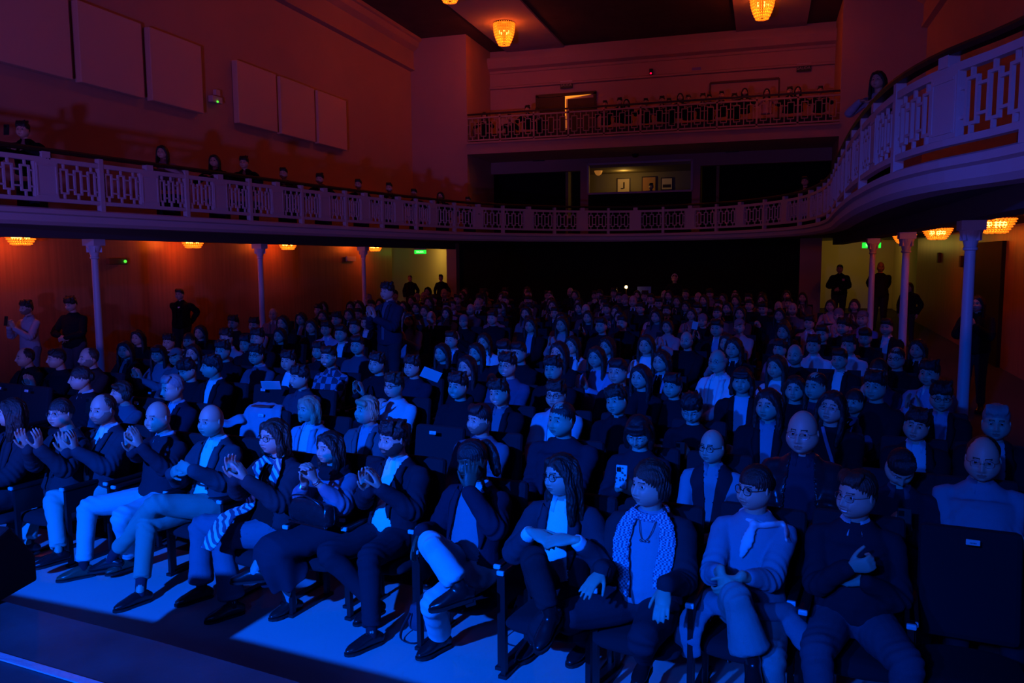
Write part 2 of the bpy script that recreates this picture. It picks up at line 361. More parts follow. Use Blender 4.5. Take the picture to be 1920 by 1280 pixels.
# ------------------------------------------------------------------ lamps
glow = mat('amber_beads', (1, .35, .05), .3, emit=(1, .16, .006), estr=1.5)
glow2 = mat('bulb', (1, .6, .2), .3, emit=(1, .42, .06), estr=8)
brass = mat('dark_brass', (.12, .06, .03), .4, metal=.8)
AMB = (1., .12, .006)
def bead_lamp(x, y, z, R, H, label, group, energy, deep=False):
    t = empty('chandelier', (x, y, z)); tag(t, label, 'chandelier', group)
    MB().lathe([(0, 0), (R*1.03, 0), (R*1.03, -.03), (R*.95, -.05), (0, -.05)], n=28).build('ceiling_plate', brass, t, True)
    nr = 9 if deep else 6; ns = 30
    for k in range(1):
        b = MB(); rs = []
        for j in range(nr):
            q = j/(nr-1)
            r = R*(1-.45*q**2.2) if deep else R*(1-.38*q**1.3)
            rs.append((r, -.05-H*q))
        for j, (r, zz) in enumerate(rs):
            for i in range(ns):
                a = 2*math.pi*(i+.0)/ns; e = min(r*math.pi/ns*.80, .03)
                b.ell((r*math.cos(a), r*math.sin(a), zz), (e, e, H/nr*(.62 if deep else .42)), 6)
        b.build('bead_strings', glow, t, True)
    rb = rs[-1][0]
    b = MB()
    for i in range(8):
        for r in (rb*.35, rb*.75):
            a = 2*math.pi*i/8; b.ell((r*math.cos(a), r*math.sin(a), -.055-H), (.028, .028, .018), 6)
    b.build('bead_base', glow, t, True)
    b = MB(); b.lathe([(0, -.05-H-.03), (.03, -.05-H-.02), (.035, -.05-H), (0, -.04-H)], n=12); b.build('finial', brass, t, True)
    b = MB()
    for i in range(5):
        a = 2*math.pi*i/5; b.ell((R*.45*math.cos(a), R*.45*math.sin(a), -.05-H*.4), (.03, .03, .045), 8)
    b.build('bulb', glow2, t, True)
    l = light('POINT', 'chandelier_light', (x, y, z-.05-H*.55), energy, AMB, size=R*.5); l.parent = t; l.location = (0, 0, -.05-H*.55)
    return t
G1 = 'basket chandeliers on the auditorium ceiling'
ZL = ZC-.06
p = atz(945, 43, ZL); bead_lamp(p[0], p[1], ZL, .33, .60, 'glowing amber bead chandelier on the ceiling left of centre', G1, 60, True); xl1, yl1 = p[0], p[1]
p = atz(1430, -12, ZL); bead_lamp(p[0], p[1], ZL, .33, .62, 'glowing amber bead chandelier on the ceiling at the top right, cut by the frame', G1, 60, True); xr1 = p[0]
p = atz(843, -42, ZL); bead_lamp(p[0], p[1], ZL, .33, .55, 'ceiling chandelier of which only the amber bottom tip shows at the top edge', G1, 60, True)
for yy in (15.,): # added unseen pair above the frame, put in to light the walls
    for xx in (xl1, xr1): bead_lamp(xx, yy, ZL, .33, .60, 'added unseen ceiling chandelier of the %s row above the picture frame' % ('left' if xx == xl1 else 'right'), G1, 30, True)
G2 = 'shallow bead lamps under the right balcony'
for (px, py, x, l) in ((1866, 434, 3.0, 'nearest and largest amber bead bowl lamp under the right balcony'), (1757, 450, 3.0, 'amber bead bowl lamp in the middle of the three under the right balcony'), (1695, 461, 3.05, 'farthest amber bead bowl lamp partly hidden by the second right column')):
    p = atx(px, py, x); yy = p[1]; bead_lamp(x, yy, 2.88, .24, .17, l, G2, 24)
G3 = 'shallow bead lamps under the left balcony'
for (px, py, l) in ((40, 458, 'amber bead lamp peeping below the balcony at the far left edge'), (362, 463, 'amber bead lamp peeping below the left balcony between first and second columns'), (540, 466, 'amber bead lamp under the left balcony just right of the second column'), (703, 470, 'amber bead lamp under the left balcony right of the third column')):
    p = atx(px, py, -11.3); bead_lamp(-11.3, p[1], 2.88, .24, .19, l, G3, 26)
# lobby lamps (hidden above the lintels)
LOB = (1., .62, .10)
light('POINT', 'lobby_light', (-10.9, 28.6, 2.75), 20, LOB, size=.15)
light('POINT', 'lobby_light', (2.9, 28.6, 2.75), 10, LOB, size=.15)
# ------------------------------------------------------------------ stage
m = MB(); e = [atz(x, y, .8) for x, y in ((-400, 1045), (0, 1125), (300, 1203), (565, 1280), (800, 1350))]
pts = [(-12, 3.1)]+[(p[0], p[1]) for p in e]+[(-.9, 2.2), (1.5, 1.6), (5.5, .9)]
n = len(pts); v = [(a, b, .8) for a, b in pts]+[(a, b, 0) for a, b in pts]+[(5.5, -8, .8), (-12, -8, .8)]
f = [(i, n+i, n+i+1, i+1) for i in range(n-1)]+[tuple(list(range(n))+[2*n, 2*n+1])]
m.add(v, f); struct('floor_stage', m, stagem)
# pale worn strip parallel to the edge
a = atz(-60, 1213, .803); b_ = atz(240, 1303, .803); d = Vector(b_-a); nn = Vector((-d.y, d.x, 0)).normalized()*.018
m = MB(); m.add([Vector(a)-nn, Vector(b_)-nn, Vector(b_)+nn, Vector(a)+nn, Vector(a)-nn+Vector((0, 0, .006)), Vector(b_)-nn+Vector((0, 0, .006)), Vector(b_)+nn+Vector((0, 0, .006)), Vector(a)+nn+Vector((0, 0, .006))],
    [(0, 1, 2, 3), (4, 5, 6, 7), (0, 1, 5, 4), (1, 2, 6, 5), (2, 3, 7, 6), (3, 0, 4, 7)]); struct('trim_11', m, mat('metal_strip', (.55, .55, .58), .35, .6, 30, metal=.5))
# ================================================================== PEOPLE: builder
tmp_sc = bpy.data.scenes.new('scratch')
def remesh(mb, voxel, smooth=2, fac=.5):
    me = bpy.data.meshes.new('r'); me.from_pydata([tuple(map(float, p)) for p in mb.v], [], mb.f); me.update()
    o = bpy.data.objects.new('r', me); tmp_sc.collection.objects.link(o)
    r = o.modifiers.new('r', 'REMESH'); r.mode = 'VOXEL'; r.voxel_size = voxel
    if smooth: s = o.modifiers.new('s', 'SMOOTH'); s.iterations = smooth; s.factor = fac
    vl = tmp_sc.view_layers[0]; vl.update(); dg = vl.depsgraph; dg.update()
    ev = o.evaluated_get(dg).to_mesh()
    n = len(ev.vertices); co = np.empty(n*3, np.float32); ev.vertices.foreach_get('co', co)
    k = len(ev.polygons); lt = np.empty(k, np.int32); ev.polygons.foreach_get('loop_total', lt)
    lv = np.empty(len(ev.loops), np.int32); ev.loops.foreach_get('vertex_index', lv)
    if (lt == 4).all(): fc = lv.reshape(-1, 4)
    else:
        st = np.concatenate([[0], np.cumsum(lt)[:-1]]); fc = np.stack([lv[st], lv[st+1], lv[st+2], lv[np.minimum(st+3, st+lt-1)]], 1)
    nr = np.empty(n*3, np.float32); ev.vertices.foreach_get('normal', nr)
    o.evaluated_get(dg).to_mesh_clear(); bpy.data.objects.remove(o); bpy.data.meshes.remove(me)
    return co.reshape(-1, 3).astype(float), fc, nr.reshape(-1, 3).astype(float)
def fnoise(P, f, seed=0):
    r = np.random.RandomState(seed); out = np.zeros(len(P))
    for i in range(4):
        k = r.normal(size=3); k /= np.linalg.norm(k); k2 = r.normal(size=3)*.6
        out += np.sin(P@k*f*(1+.37*i)+2.2*np.sin(P@k2*f*.8+i)+r.rand()*6)
    return out/4
def to_obj(name, V, Fc, mats, midx=None, parent=None):
    me = bpy.data.meshes.new(name); n = len(V); k = len(Fc)
    me.vertices.add(n); me.vertices.foreach_set('co', np.ascontiguousarray(V, np.float32).ravel())
    q = np.asarray(Fc, np.int32)
    me.loops.add(k*4); me.loops.foreach_set('vertex_index', q.ravel()); me.polygons.add(k)
    me.polygons.foreach_set('loop_start', np.arange(0, k*4, 4, dtype=np.int32))
    for m in (mats if isinstance(mats, (list, tuple)) else [mats]): me.materials.append(m)
    if midx is not None: me.polygons.foreach_set('material_index', np.asarray(midx, np.int32))
    me.polygons.foreach_set('use_smooth', np.ones(k, bool)); me.update(calc_edges=True); me.validate()
    o = bpy.data.objects.new(name, me); C.objects.link(o)
    if parent is not None: o.parent = parent
    return o
def head_grid(nu, nv, P):
    """sculpted head, face toward -y, eyes at z=0"""
    u = np.linspace(0, 2*math.pi, nu, endpoint=False); al = u-.4*np.sin(u); be = np.linspace(-math.pi/2, math.pi/2, nv+1)
    A, B = np.meshgrid(al, be); X = np.cos(B)*np.sin(A); Y = -np.cos(B)*np.cos(A); Z = np.sin(B)
    wd = P.get('wide', 1.)
    x = X*.0755*wd; y = np.where(Y < 0, Y*.089, Y*.102); z = np.where(Z > 0, Z*.118, Z*.119)
    t = np.clip(-z/.119, 0, 1); jaw = P.get('jaw', 1.)
    x = x*(1+.22*t*(1-t)*2*jaw-.10*t*t); x = np.where(t > 0, x+np.sign(x)*.010*jaw*np.sin(np.pi*np.clip(t, 0, 1))*np.minimum(1, abs(x)/.03), x)
    y = np.where((y < 0), y*(1+.55*t**1.5*(1-.25*t)), y*(1-.42*t))
    tp = np.clip(z/.118, 0, 1); x = x*(1+.05*tp*(1-tp)*4)
    fr = (Y < .15)
    def G(cx, cz, sx, sz, a, lx=0, both=True):
        nonlocal y
        for s in ((1, -1) if both and cx else (1,)):
            y = y-np.where(fr, a*np.exp(-((x-s*cx)/sx)**2-((z-cz)/sz)**2), 0)
    G(0, -.004, .010, .02, .010); G(0, -.024, .011, .015, .015); G(0, -.038, .013, .010, .017); G(.013, -.043, .007, .007, .006)
    G(.031, .001, .017, .012, -.011); G(.028, .022, .022, .008, .005); G(.043, -.03, .02, .022, .006)
    G(0, -.0625, .021, .006, .007); G(0, -.0755, .018, .006, .007); G(0, -.069, .024, .0028, -.005); G(0, -.102, .023, .014, .011); G(0, -.088, .02, .005, -.003)
    G(.022, -.055, .006, .014, -.003)
    if P.get('smile'): G(.034, -.05, .012, .014, .006); G(.027, -.066, .007, .005, -.004)
    if P.get('open'): G(0, -.070, .016, .006, -.010)
    V = np.stack([x, y, z], -1).reshape(-1, 3); Fc = []
    i = np.arange(nu)
    for j in range(nv): Fc.append(np.stack([j*nu+i, j*nu+(i+1) % nu, (j+1)*nu+(i+1) % nu, (j+1)*nu+i], 1))
    Fc = np.concatenate(Fc); c = V[Fc].mean(1); ax = abs(c[:, 0]); cz = c[:, 2]; front = c[:, 1] < -.02; M = np.zeros(len(Fc), int)
    br = front & (abs(cz-.0215-.003*np.cos((ax-.027)*75)) < .0036) & (ax > .012) & (ax < .047); M[br] = 1
    lp = front & (abs(cz+.069) < .0105*np.sqrt(np.clip(1-(ax/.025)**2, 0, 1))); M[lp] = 2
    if P.get('smile') == 2: M[front & (abs(cz+.0695) < .004) & (ax < .017)] = 5
    bd = P.get('beard', 0)
    if bd:
        b = front | (c[:, 1] < .02); zz = (cz < -.057+1.1*np.clip(ax-.046, 0, .035)) | ((ax > .069) & (cz < -.012)) | ((abs(cz+.056) < .006) & (ax < .028) & front)
        M[b & zz & (M != 2) & (M != 5) & (cz < .0)] = 6
    M[front & (abs(cz+.004) < .0105) & (abs(ax-.031) < .016) & (M == 0)] = 7     # lids, a little darker skin
    return V, Fc, M
def hand_shapes(mb, W, d, nrm, ts, curl=.35, spread=.10, S=1., thumb=.5):
    """palm + five fingers. W wrist, d pointing to fingers, nrm palm facing, ts=+1/-1 thumb side along d x nrm"""
    W = np.array(W, float); d = np.array(d, float); d /= np.linalg.norm(d); nrm = np.array(nrm, float); nrm -= d*(nrm@d); nrm /= np.linalg.norm(nrm)
    s = np.cross(d, nrm)*ts
    p = lambda a, b, c: W+(d*a+s*b+nrm*c)*S
    mb.tube([p(-.03, 0, 0), p(.0, 0, 0), p(.03, .002, 0), (p(.065, .0, .0)), p(.088, 0, .002)], [(.026*S, .021*S), (.026*S, .018*S), (.036*S, .017*S), (.041*S, .0155*S), (.038*S, .013*S)], n=12, side=s, sub=2)
    for b, L, r, sp in ((.030, .070, .0086, .9), (.010, .080, .0090, .25), (-.011, .074, .0086, -.35), (-.030, .058, .0076, -1.)):
        a0 = sp*spread; fd = d*math.cos(a0)+s*math.sin(a0); q = p(.086, b, .002); pts = [q-fd*.02*S, q]; an = 0.
        for seg, k in ((.45, 1.), (.32, 1.3), (.26, .9)):
            an += curl*k; q = q+(fd*math.cos(an)+nrm*math.sin(an))*L*seg*S; pts.append(q)
        mb.tube(pts, [r*S*1.05, r*S*1.02, r*S, r*S*.95, r*S*.85], n=8, side=s, sub=2)
    a = .9-thumb*.3; t1 = d*math.cos(a)+s*math.sin(a)+nrm*.35; t1 /= np.linalg.norm(t1); t2 = d*math.cos(a*.45)+s*math.sin(a*.45)+nrm*.4; t2 /= np.linalg.norm(t2)
    q0 = p(.018, .022, .004); q1 = q0+t1*.038*S; q2 = q1+t1*.024*S*.4+t2*.024*S; q3 = q2+t2*.028*S
    mb.tube([q0-t1*.01, q0, q1, q2, q3], [.014*S, .0145*S, .011*S, .0098*S, .0085*S], n=8, sub=2)
def ik(S, W, l1, l2, hint):
    S = np.array(S, float); W = np.array(W, float); d = W-S; L = np.linalg.norm(d); d /= L
    if L > (l1+l2)*.995: L = (l1+l2)*.995; W = S+d*L
    if L < abs(l1-l2)+.06: L = abs(l1-l2)+.06; W = S+d*L
    a = (l1*l1-l2*l2+L*L)/(2*L); h = math.sqrt(max(l1*l1-a*a, 0)); hv = np.array(hint, float); hv -= d*(hv@d); hv /= np.linalg.norm(hv)
    return S+d*a+hv*h, W
def rotz(a): c, s = math.cos(a), math.sin(a); return np.array([[c, -s, 0], [s, c, 0], [0, 0, 1.]])
def rotx(a): c, s = math.cos(a), math.sin(a); return np.array([[1, 0, 0], [0, c, -s], [0, s, c]])
def roty(a): c, s = math.cos(a), math.sin(a); return np.array([[c, 0, s], [0, 1, 0], [-s, 0, c]])
SK = {'light': (.54, .35, .26), 'mid': (.50, .33, .25), 'dark': (.12, .062, .042), 'tan': (.42, .27, .2)}
HC = {'black': (.012, .011, .012), 'brown': (.035, .022, .015), 'dbrown': (.02, .014, .011), 'blonde': (.42, .31, .19), 'grey': (.26, .25, .24), 'red': (.11, .05, .03), 'white': (.5, .48, .46)}
def body_mats(sk, hc, lip=None, beard=None):
    s = SK[sk]; k = lambda c: (c[0], c[1], c[2])
    return [mat('skin', s, .5, .12, 120, spec=.45), mat('eyebrow', tuple(.5*a+.5*b*.25 for a, b in zip(HC[hc if hc not in ('grey', 'blonde', 'white') else 'brown'], s)), .8),
            mat('lips', tuple(a*b for a, b in zip(s, (.72, .48, .5))), .4), mat('eye_white', (.55, .55, .55), .15), mat('iris', (.01, .008, .006), .1), mat('teeth', (.75, .72, .68), .3),
            mat('beard', tuple(.45*a+.45*b for a, b in zip(s, HC[hc])) if beard == 1 else tuple(.08*a+.92*b for a, b in zip(s, HC[hc])), .9, .5, 300), mat('eyelid', tuple(a*.72 for a in s), .5)]
def make_person(D, root, lod=0):
    """D: description; root: object placed at the hip's floor point; everything in root's local frame"""
    g = D.get('g', 1.); st = D.get('stand', False); hz = .95 if st else .50
    vb = (.0062, .0085, .011)[lod]; vc = (.0085, .0115, .015)[lod]
    hl = D.get('lean', 0.); bel = D.get('belly', 0.); shw = D.get('sh', 1.)
    # spine rings, relative to hip
    sp = [(0, .00, -.03), (0, .00, .04), (0, .03, .14), (0, .055, .27), (0, .075, .37), (0, .08, .44), (0, .078, .495)]
    if st: sp = [(0, 0, -.06), (0, 0, .02), (0, -.005, .14), (0, 0, .27), (0, .01, .37), (0, .015, .44), (0, .015, .495)]
    rr = [(.165*g, .12*g), (.17*g, .125*g), (.152*g, .115*g+bel*.8), (.155*g, .112*g+bel*.35), (.160*g**.7*shw, .104*g**.6), (.128*shw, .080), (.070, .055)]
    sp = [np.array([x, y-bel*(.5 if 1 < i < 4 else 0)+hl*(z/.5), z+hz]) for i, (x, y, z) in enumerate(sp)]
    ty = D.get('twist', 0.); Rt = rotz(ty)
    c0 = sp[0].copy(); sp = [Rt@(p*[1, 1, 0])+[0, 0, p[2]] for p in sp]; side = Rt@np.array([1, 0, 0])
    def torso(inf, z0=None, z1=7):
        if z0 is None: z0 = 0 if st else 1
        a = [(x+inf, y+inf) for x, y in rr]; return tube(sp[z0:z1], a[z0:z1], n=24, side=side, sub=4, ck=.3)
    nb = sp[-1]+np.array([0, .0, -.02])
    hd = sp[-1]+Rt@np.array([D.get('hx', 0), -.035+D.get('hy', 0)-.02*(1 if not st else .6), .155])
    Rh = rotz(D.get('yaw', 0.))@rotx(D.get('nod', 0.))@roty(D.get('tilt', 0.)); hs = D.get('hs', 1.)
    HP = lambda q: hd+Rh@(np.array(q)*hs)
    # arms
    Sx = .166*shw*g**.3; L1, L2 = .285, .255; sh = {}; el = {}; wr = {}
    for k, s in (('R', -1), ('L', 1)):
        sh[k] = sp[4]*.15+sp[5]*.85+Rt@np.array([s*Sx, 0, -.022])
        tgt, hint = D['arms'][k][:2]; e, w_ = ik(sh[k], tgt, L1, L2, hint); el[k] = e; wr[k] = w_
    # legs
    hip = {k: np.array([s*.088*g, -.01, hz]) for k, s in (('R', -1), ('L', 1))}
    kn = D['knees']; an = D['ankles']
    # ---- body: one mesh
    B = MB(); v, f = torso(0.0); B.add(v, f)
    B.tube([nb-[0, 0, .03], nb+[0, 0, .03], HP((0, .03, -.06)), HP((0, .025, -.02))], [.075, .056, .053*hs, .05*hs], n=14, sub=3)
    for k, s in (('R', -1), ('L', 1)):
        B.tube([sh[k]-[s*.05, 0, 0], sh[k], sh[k]*.5+el[k]*.5, el[k], el[k]*.5+wr[k]*.5, wr[k]], [.05, .048, .042, .037, .033, .0235], n=12, sub=2)
        a = D['arms'][k]
        hand_shapes(B, wr[k]+(np.array(a[2])/np.linalg.norm(a[2]))*.012, a[2], a[3], a[4] if len(a) > 4 else 1, *(a[5:] if len(a) > 5 else ()))
        if lod < 2 or st:
            B.tube([hip[k], (hip[k]+kn[k])/2, kn[k], (kn[k]*.6+an[k]*.4), an[k]], [.08*g, .065*g, .048, .045, .032], n=12, sub=2)
    for s in (-1, 1): B.ell(HP((s*.079, .012, -.012)), (.007*hs, .017*hs, .031*hs), 10, Matrix(Rh.tolist()) @ Matrix.Rotation(s*.35, 3, 'Z'))
    V, Fc, N = remesh(B, vb, 2, .45)
    nu, nv = ((92, 84), (72, 64), (52, 46))[lod]
    hv, hf, hm = head_grid(nu, nv, D)
    hv = (Rh@(hv*hs).T).T+hd
    Vs = [V, hv]; Fs = [Fc, hf+len(V)]; Ms = [np.zeros(len(Fc), int), hm]; off = len(V)+len(hv)
    gz = D.get('gaze', 0.)
    for s in (-1, 1):
        ev, ef = ellipsoid((0, 0, 0), (.0125, .0125, .0125), 14); ev = np.array([tuple(p) for p in ev]); ef = np.array([q for q in ef if len(q) == 4])
        cc = ev[ef].mean(1); ga = np.array([math.sin(gz), -math.cos(gz), -.05]); mm = np.where(cc@ga > .0098, 4, 3)
        if D.get('closed'): mm[:] = 7
        Vs.append((Rh@((ev+[s*.031, -.0655, -.001])*hs).T).T+hd); Fs.append(ef+off); Ms.append(mm); off += len(ev)
    bm_ = body_mats(D.get('skin', 'light'), D.get('hcol', 'dbrown'), None, D.get('beard'))
    to_obj('body', np.concatenate(Vs), np.concatenate(Fs), bm_, np.concatenate(Ms), root)
    # ---- hair
    hair = D.get('hair', 'short')
    if hair != 'bald': make_hair(D, root, HP, Rh, hs, lod, hair)
    # ---- clothes
    top = D['top']; kind, col = top[0], top[1]
    inf = {'sweater': .017, 'jacket': .026, 'shirt': .013, 'coat': .034, 'vest': .024, 'tee': .012}[kind]
    def sleeves(mb, inf, upto=1., puff=0.):
        for k, s in (('R', -1), ('L', 1)):
            w_ = el[k]+(wr[k]-el[k])*upto; w_ = w_-(wr[k]-el[k])/np.linalg.norm(wr[k]-el[k])*.005
            a = .045+inf*.85; pts = [sp[5]*.5+sh[k]*.5+[0, 0, -.03], sh[k], sh[k]*.55+el[k]*.45, el[k], el[k]*.5+w_*.5, w_]; rad = [.045+inf*.5, a, .045+inf+puff*.4, .043+inf+puff, .038+inf*.8+puff*.8, .029+inf*.75]
            if upto < .7: pts = pts[:4]+[w_]; rad = rad[:4]+[.04+inf]
            mb.tube(pts, rad, n=16, sub=3)
    under = D.get('under')
    if kind in ('jacket', 'coat', 'vest') or under:
        u = MB(); v, f = torso(inf*.42 if kind in ('jacket', 'coat', 'vest') else .008); u.add(v, f)
        if kind == 'vest': sleeves(u, .012)
        elif under:
            for k in 'RL':
                d_ = (wr[k]-el[k])/np.linalg.norm(wr[k]-el[k]); c_ = D.get('cuff', .012); u.tube([wr[k]-d_*.05, wr[k]+d_*(c_-.006)], [.034+inf*.3, .030+inf*.3], n=14, sub=1, ck=.15)
        V, Fc, N = remesh(u, vc, 2); V = V+N*(.0022*fnoise(V, 42, 3))[:, None]
        shirt_o = to_obj('shirt', V, Fc, cloth(under[1] if under else (.7, .7, .7)), None, root)
        if kind != 'sweater': pass
    m_ = MB(); v, f = torso(inf); m_.add(v, f)
    if kind != 'vest': sleeves(m_, inf, D.get('sleeve', 1.), D.get('puff', 0))
    if kind == 'sweater' and D.get('crew', True): m_.tube([nb+np.array([math.cos(t)*.066, math.sin(t)*.060, .008+.012*math.sin(t)]) for t in np.linspace(0, 2*math.pi, 15)], [.0135]*15, n=8, sub=1)
    if D.get('hood'): m_.tube([nb+np.array([math.cos(t)*.085, math.sin(t)*.075+.02, .02+.03*math.sin(t)]) for t in np.linspace(0, 2*math.pi, 15)], [.034]*15, n=8, sub=1)
    V, Fc, N = remesh(m_, vc, 3)
    amp = D.get('wr', .0042); wn = fnoise(V*[1, 1, 1.7], 30, D.get('seed', 1))*amp
    for k in 'RL':
        d_ = np.linalg.norm(V-el[k], axis=1); wn += np.exp(-(d_/.09)**2)*.0065*np.sin((V-el[k])@((wr[k]-sh[k])/np.linalg.norm(wr[k]-sh[k]))*150)
    V = V+N*wn[:, None]
    op = D.get('openw')
    if op:   # front opening: list of (height above hip, half width) + centre shift
        zs = [a for a, b in op]; ws = [b for a, b in op]; q = V@Rt; ox_ = D.get('opx', 0.); wv = np.interp(q[:, 2]-hz, zs, ws, left=-1, right=ws[-1]); dx_ = abs(q[:, 0]-ox_)-wv
        cyv = np.interp(q[:, 2]-hz, [p[2]-hz for p in sp], [(p@Rt)[1] for p in sp]); sn = (abs(dx_) < vc*.62) & (q[:, 1] < cyv)
        q[sn, 0] = ox_+np.sign(q[sn, 0]-ox_)*wv[sn]; V = q@Rt.T; c = V[Fc].mean(1); cl = c@Rt
        zc = cl[:, 2]-hz; wz = np.interp(zc, zs, ws, left=-1, right=ws[-1])
        cyl = np.interp(zc, [p[2]-hz for p in sp], [(p@Rt)[1] for p in sp]); ryl = np.interp(zc, [p[2]-hz for p in sp], [r[1]+inf for r in rr])
        cut = (abs(cl[:, 0]-D.get('opx', 0.)) < wz) & (cl[:, 1] < cyl-.0*ryl) & (cl[:, 1] > cyl-ryl-.055)
        Fc = Fc[~cut]
    nm = {'sweater': 'sweater', 'jacket': 'jacket', 'shirt': 'shirt', 'coat': 'coat', 'vest': 'vest', 'tee': 'shirt'}[kind]
    tm = D.get('topmat') or cloth(col)
    o = to_obj(nm, V, Fc, tm, None, root)
    if op:
        so = o.modifiers.new('thick', 'SOLIDIFY'); so.thickness = .008; so.offset = -1
    tv, tf = torso(inf+.004); bvh = BVHTree.FromPolygons([tuple(p) for p in tv], tf)
    def surf(x, z, out=.004):
        o_ = Vector((Rt@np.array([x, -1, 0])).tolist()); o_.z = hz+z; dr = Vector((Rt@np.array([0, 1, 0])).tolist())
        h = bvh.ray_cast(o_, dr)
        if h[0] is None: return np.array(o_)+np.array(dr)*.9
        return np.array(h[0])+np.array(h[1])*out
    if op and D.get('lapel', kind in ('jacket', 'coat')):
        zs = [a for a, b in op]; ws = [b for a, b in op]; lb = MB(); ox = D.get('opx', 0.)
        for s in (-1, 1):
            zz = np.linspace(max(zs[0], .12 if D.get('longlap') else .16), .46, 12); V_ = []
            for i, z in enumerate(zz):
                w_ = np.interp(z, zs, ws); t = i/(len(zz)-1); lw = .062*math.sin(min(1, t*1.25)*math.pi/2*1.0)*(1 if t < .78 else .72)*(1-.15*t)
                V_ += [surf(ox+s*(w_-.006), z, .004), surf(ox+s*(w_+lw*.5), z+.004, .013), surf(ox+s*(w_+lw), z+.012*t, .005)]
            f_ = [(3*i+j, 3*i+3+j, 3*i+4+j, 3*i+1+j) for i in range(len(zz)-1) for j in (0, 1)]; lb.add(V_, f_)
        lo = lb.build('lapel', tm, o, True); so = lo.modifiers.new('t', 'SOLIDIFY'); so.thickness = .006
    if D.get('collar', bool(under) and kind != 'vest' or kind == 'vest') and D.get('collar') is not False:
        cc = D.get('collarcol') or (under[1] if under else col); cb = MB(); K = 22; V_ = []
        gap = .35
        for i in range(K+1):
            t = gap+(2*math.pi-2*gap)*i/K; a = t-math.pi/2   # opening toward -y
            dx, dy = math.cos(a), math.sin(a); fr = abs(math.cos((t)/1.))
            e = 1 if (i < 4 or i > K-4) else 0
            base = nb+Rt@np.array([dx*.058, dy*.056, .018-.012*(1 if dy < 0 else -1)*abs(dy)])
            up = nb+Rt@np.array([dx*.060, dy*.057, .050-.006*(1 if dy < 0 else -1)*abs(dy)]); dn = nb+Rt@np.array([dx*(.079+.012*e), dy*(.076+.016*e), .012-.018*(1 if dy < 0 else -1)*abs(dy)-(.028 if e else 0)])
            V_ += [base, up, dn]
        cb.add(V_, [(3*i+j, 3*i+3+j, 3*i+4+j, 3*i+1+j) for i in range(K) for j in (0, 1)])
        co = cb.build('collar', cloth(cc), root, True); so = co.modifiers.new('t', 'SOLIDIFY'); so.thickness = .003
    # ---- trousers / skirt
    pt = D.get('legs', ('trousers', (.03, .03, .04)))
    if lod < 2 or st:
        pb = MB()
        if pt[0] == 'skirt':
            kc = (kn['R']+kn['L'])/2; h0 = np.array([0, 0, hz+.04])
            hem = D.get('hem', (an['R']+an['L'])/2*.45+kc*.55)
            pb.tube([h0+[0, .04, .06], h0, h0*.5+kc*.5, kc+[0, .0, .0], kc*.55+hem*.45+[0, -.03, 0], hem], [(.15, .11), (.19, .125), (.185, .105), (.15, .10), (.17, .13), (.21, .16)], n=30, side=(1, 0, 0), sub=4, ck=.12)
            V, Fc, N = remesh(pb, vc, 3); fold = np.sin(np.arctan2(V[:, 0]-hem[0], -(V[:, 1]-hem[1]-.3))*22)*np.clip((.55-V[:, 2])/.3, 0, 1)*.014; V = V+N*fold[:, None]
            to_obj('skirt', V, Fc, cloth(pt[1]), None, root)
        else:
            fl = D.get('flare', 0.); pb.tube([(0, 0, hz+.10), (0, 0, hz+.03), (0, -.0, hz-.03)], [(.150*g, .115*g+bel*.4), (.176*g, .13*g), (.165*g, .105*g)], n=20, sub=3, ck=.35)
            for k in 'RL':
                a_ = an[k]+(kn[k]-an[k])*D.get('short_leg', .10)
                pb.tube([hip[k]+[0, .02, 0], hip[k]*.7+kn[k]*.3, hip[k]*.25+kn[k]*.75, kn[k], kn[k]*.8+a_*.2, kn[k]*.4+a_*.6, a_], [.105*g, .098*g, .080*g, .072*g**.6, .069*g**.6, .062+fl*.5, .058+fl], n=16, sub=3, ck=.3)
            V, Fc, N = remesh(pb, vc, 3)
            wn = fnoise(V, 24, 5)*.004
            for k in 'RL':
                d_ = np.linalg.norm(V-kn[k], axis=1); wn += np.exp(-(d_/.10)**2)*.005*np.sin((V-kn[k])@((an[k]-hip[k])/np.linalg.norm(an[k]-hip[k]))*120+V[:, 0]*30)
                d_ = np.linalg.norm(V-hip[k], axis=1); wn += np.exp(-(d_/.13)**2)*.005*np.sin((V-hip[k])@np.array([.7, -.7, .2])*110)
                d_ = np.linalg.norm(V-an[k], axis=1); wn += np.exp(-(d_/.09)**2)*.005*np.sin(V[:, 2]*160+V[:, 0]*40)
            V = V+N*wn[:, None]
            to_obj('trousers', V, Fc, D.get('legmat') or cloth(pt[1]), None, root)
            if D.get('belt'):
                MB().tube([(math.cos(t)*(.163*g+.012), math.sin(t)*(.125*g+bel*.5+.012), hz+.105) for t in np.linspace(0, 2*math.pi, 25)], [(.006, .018)]*25, n=8, sub=1, side=(0, 0, 1)).build('belt', mat('leather_black', (.012, .012, .013), .35), root, True)
        for k in 'RL':
            make_shoe(root, an[k], D.get('feet', {}).get(k, (0, -1, 0)), D.get('shoe', 'oxford'), D.get('shoecol', (.012, .012, .014)), D.get('sock', (.02, .02, .03)), kn[k], D.get('shoelift', True))
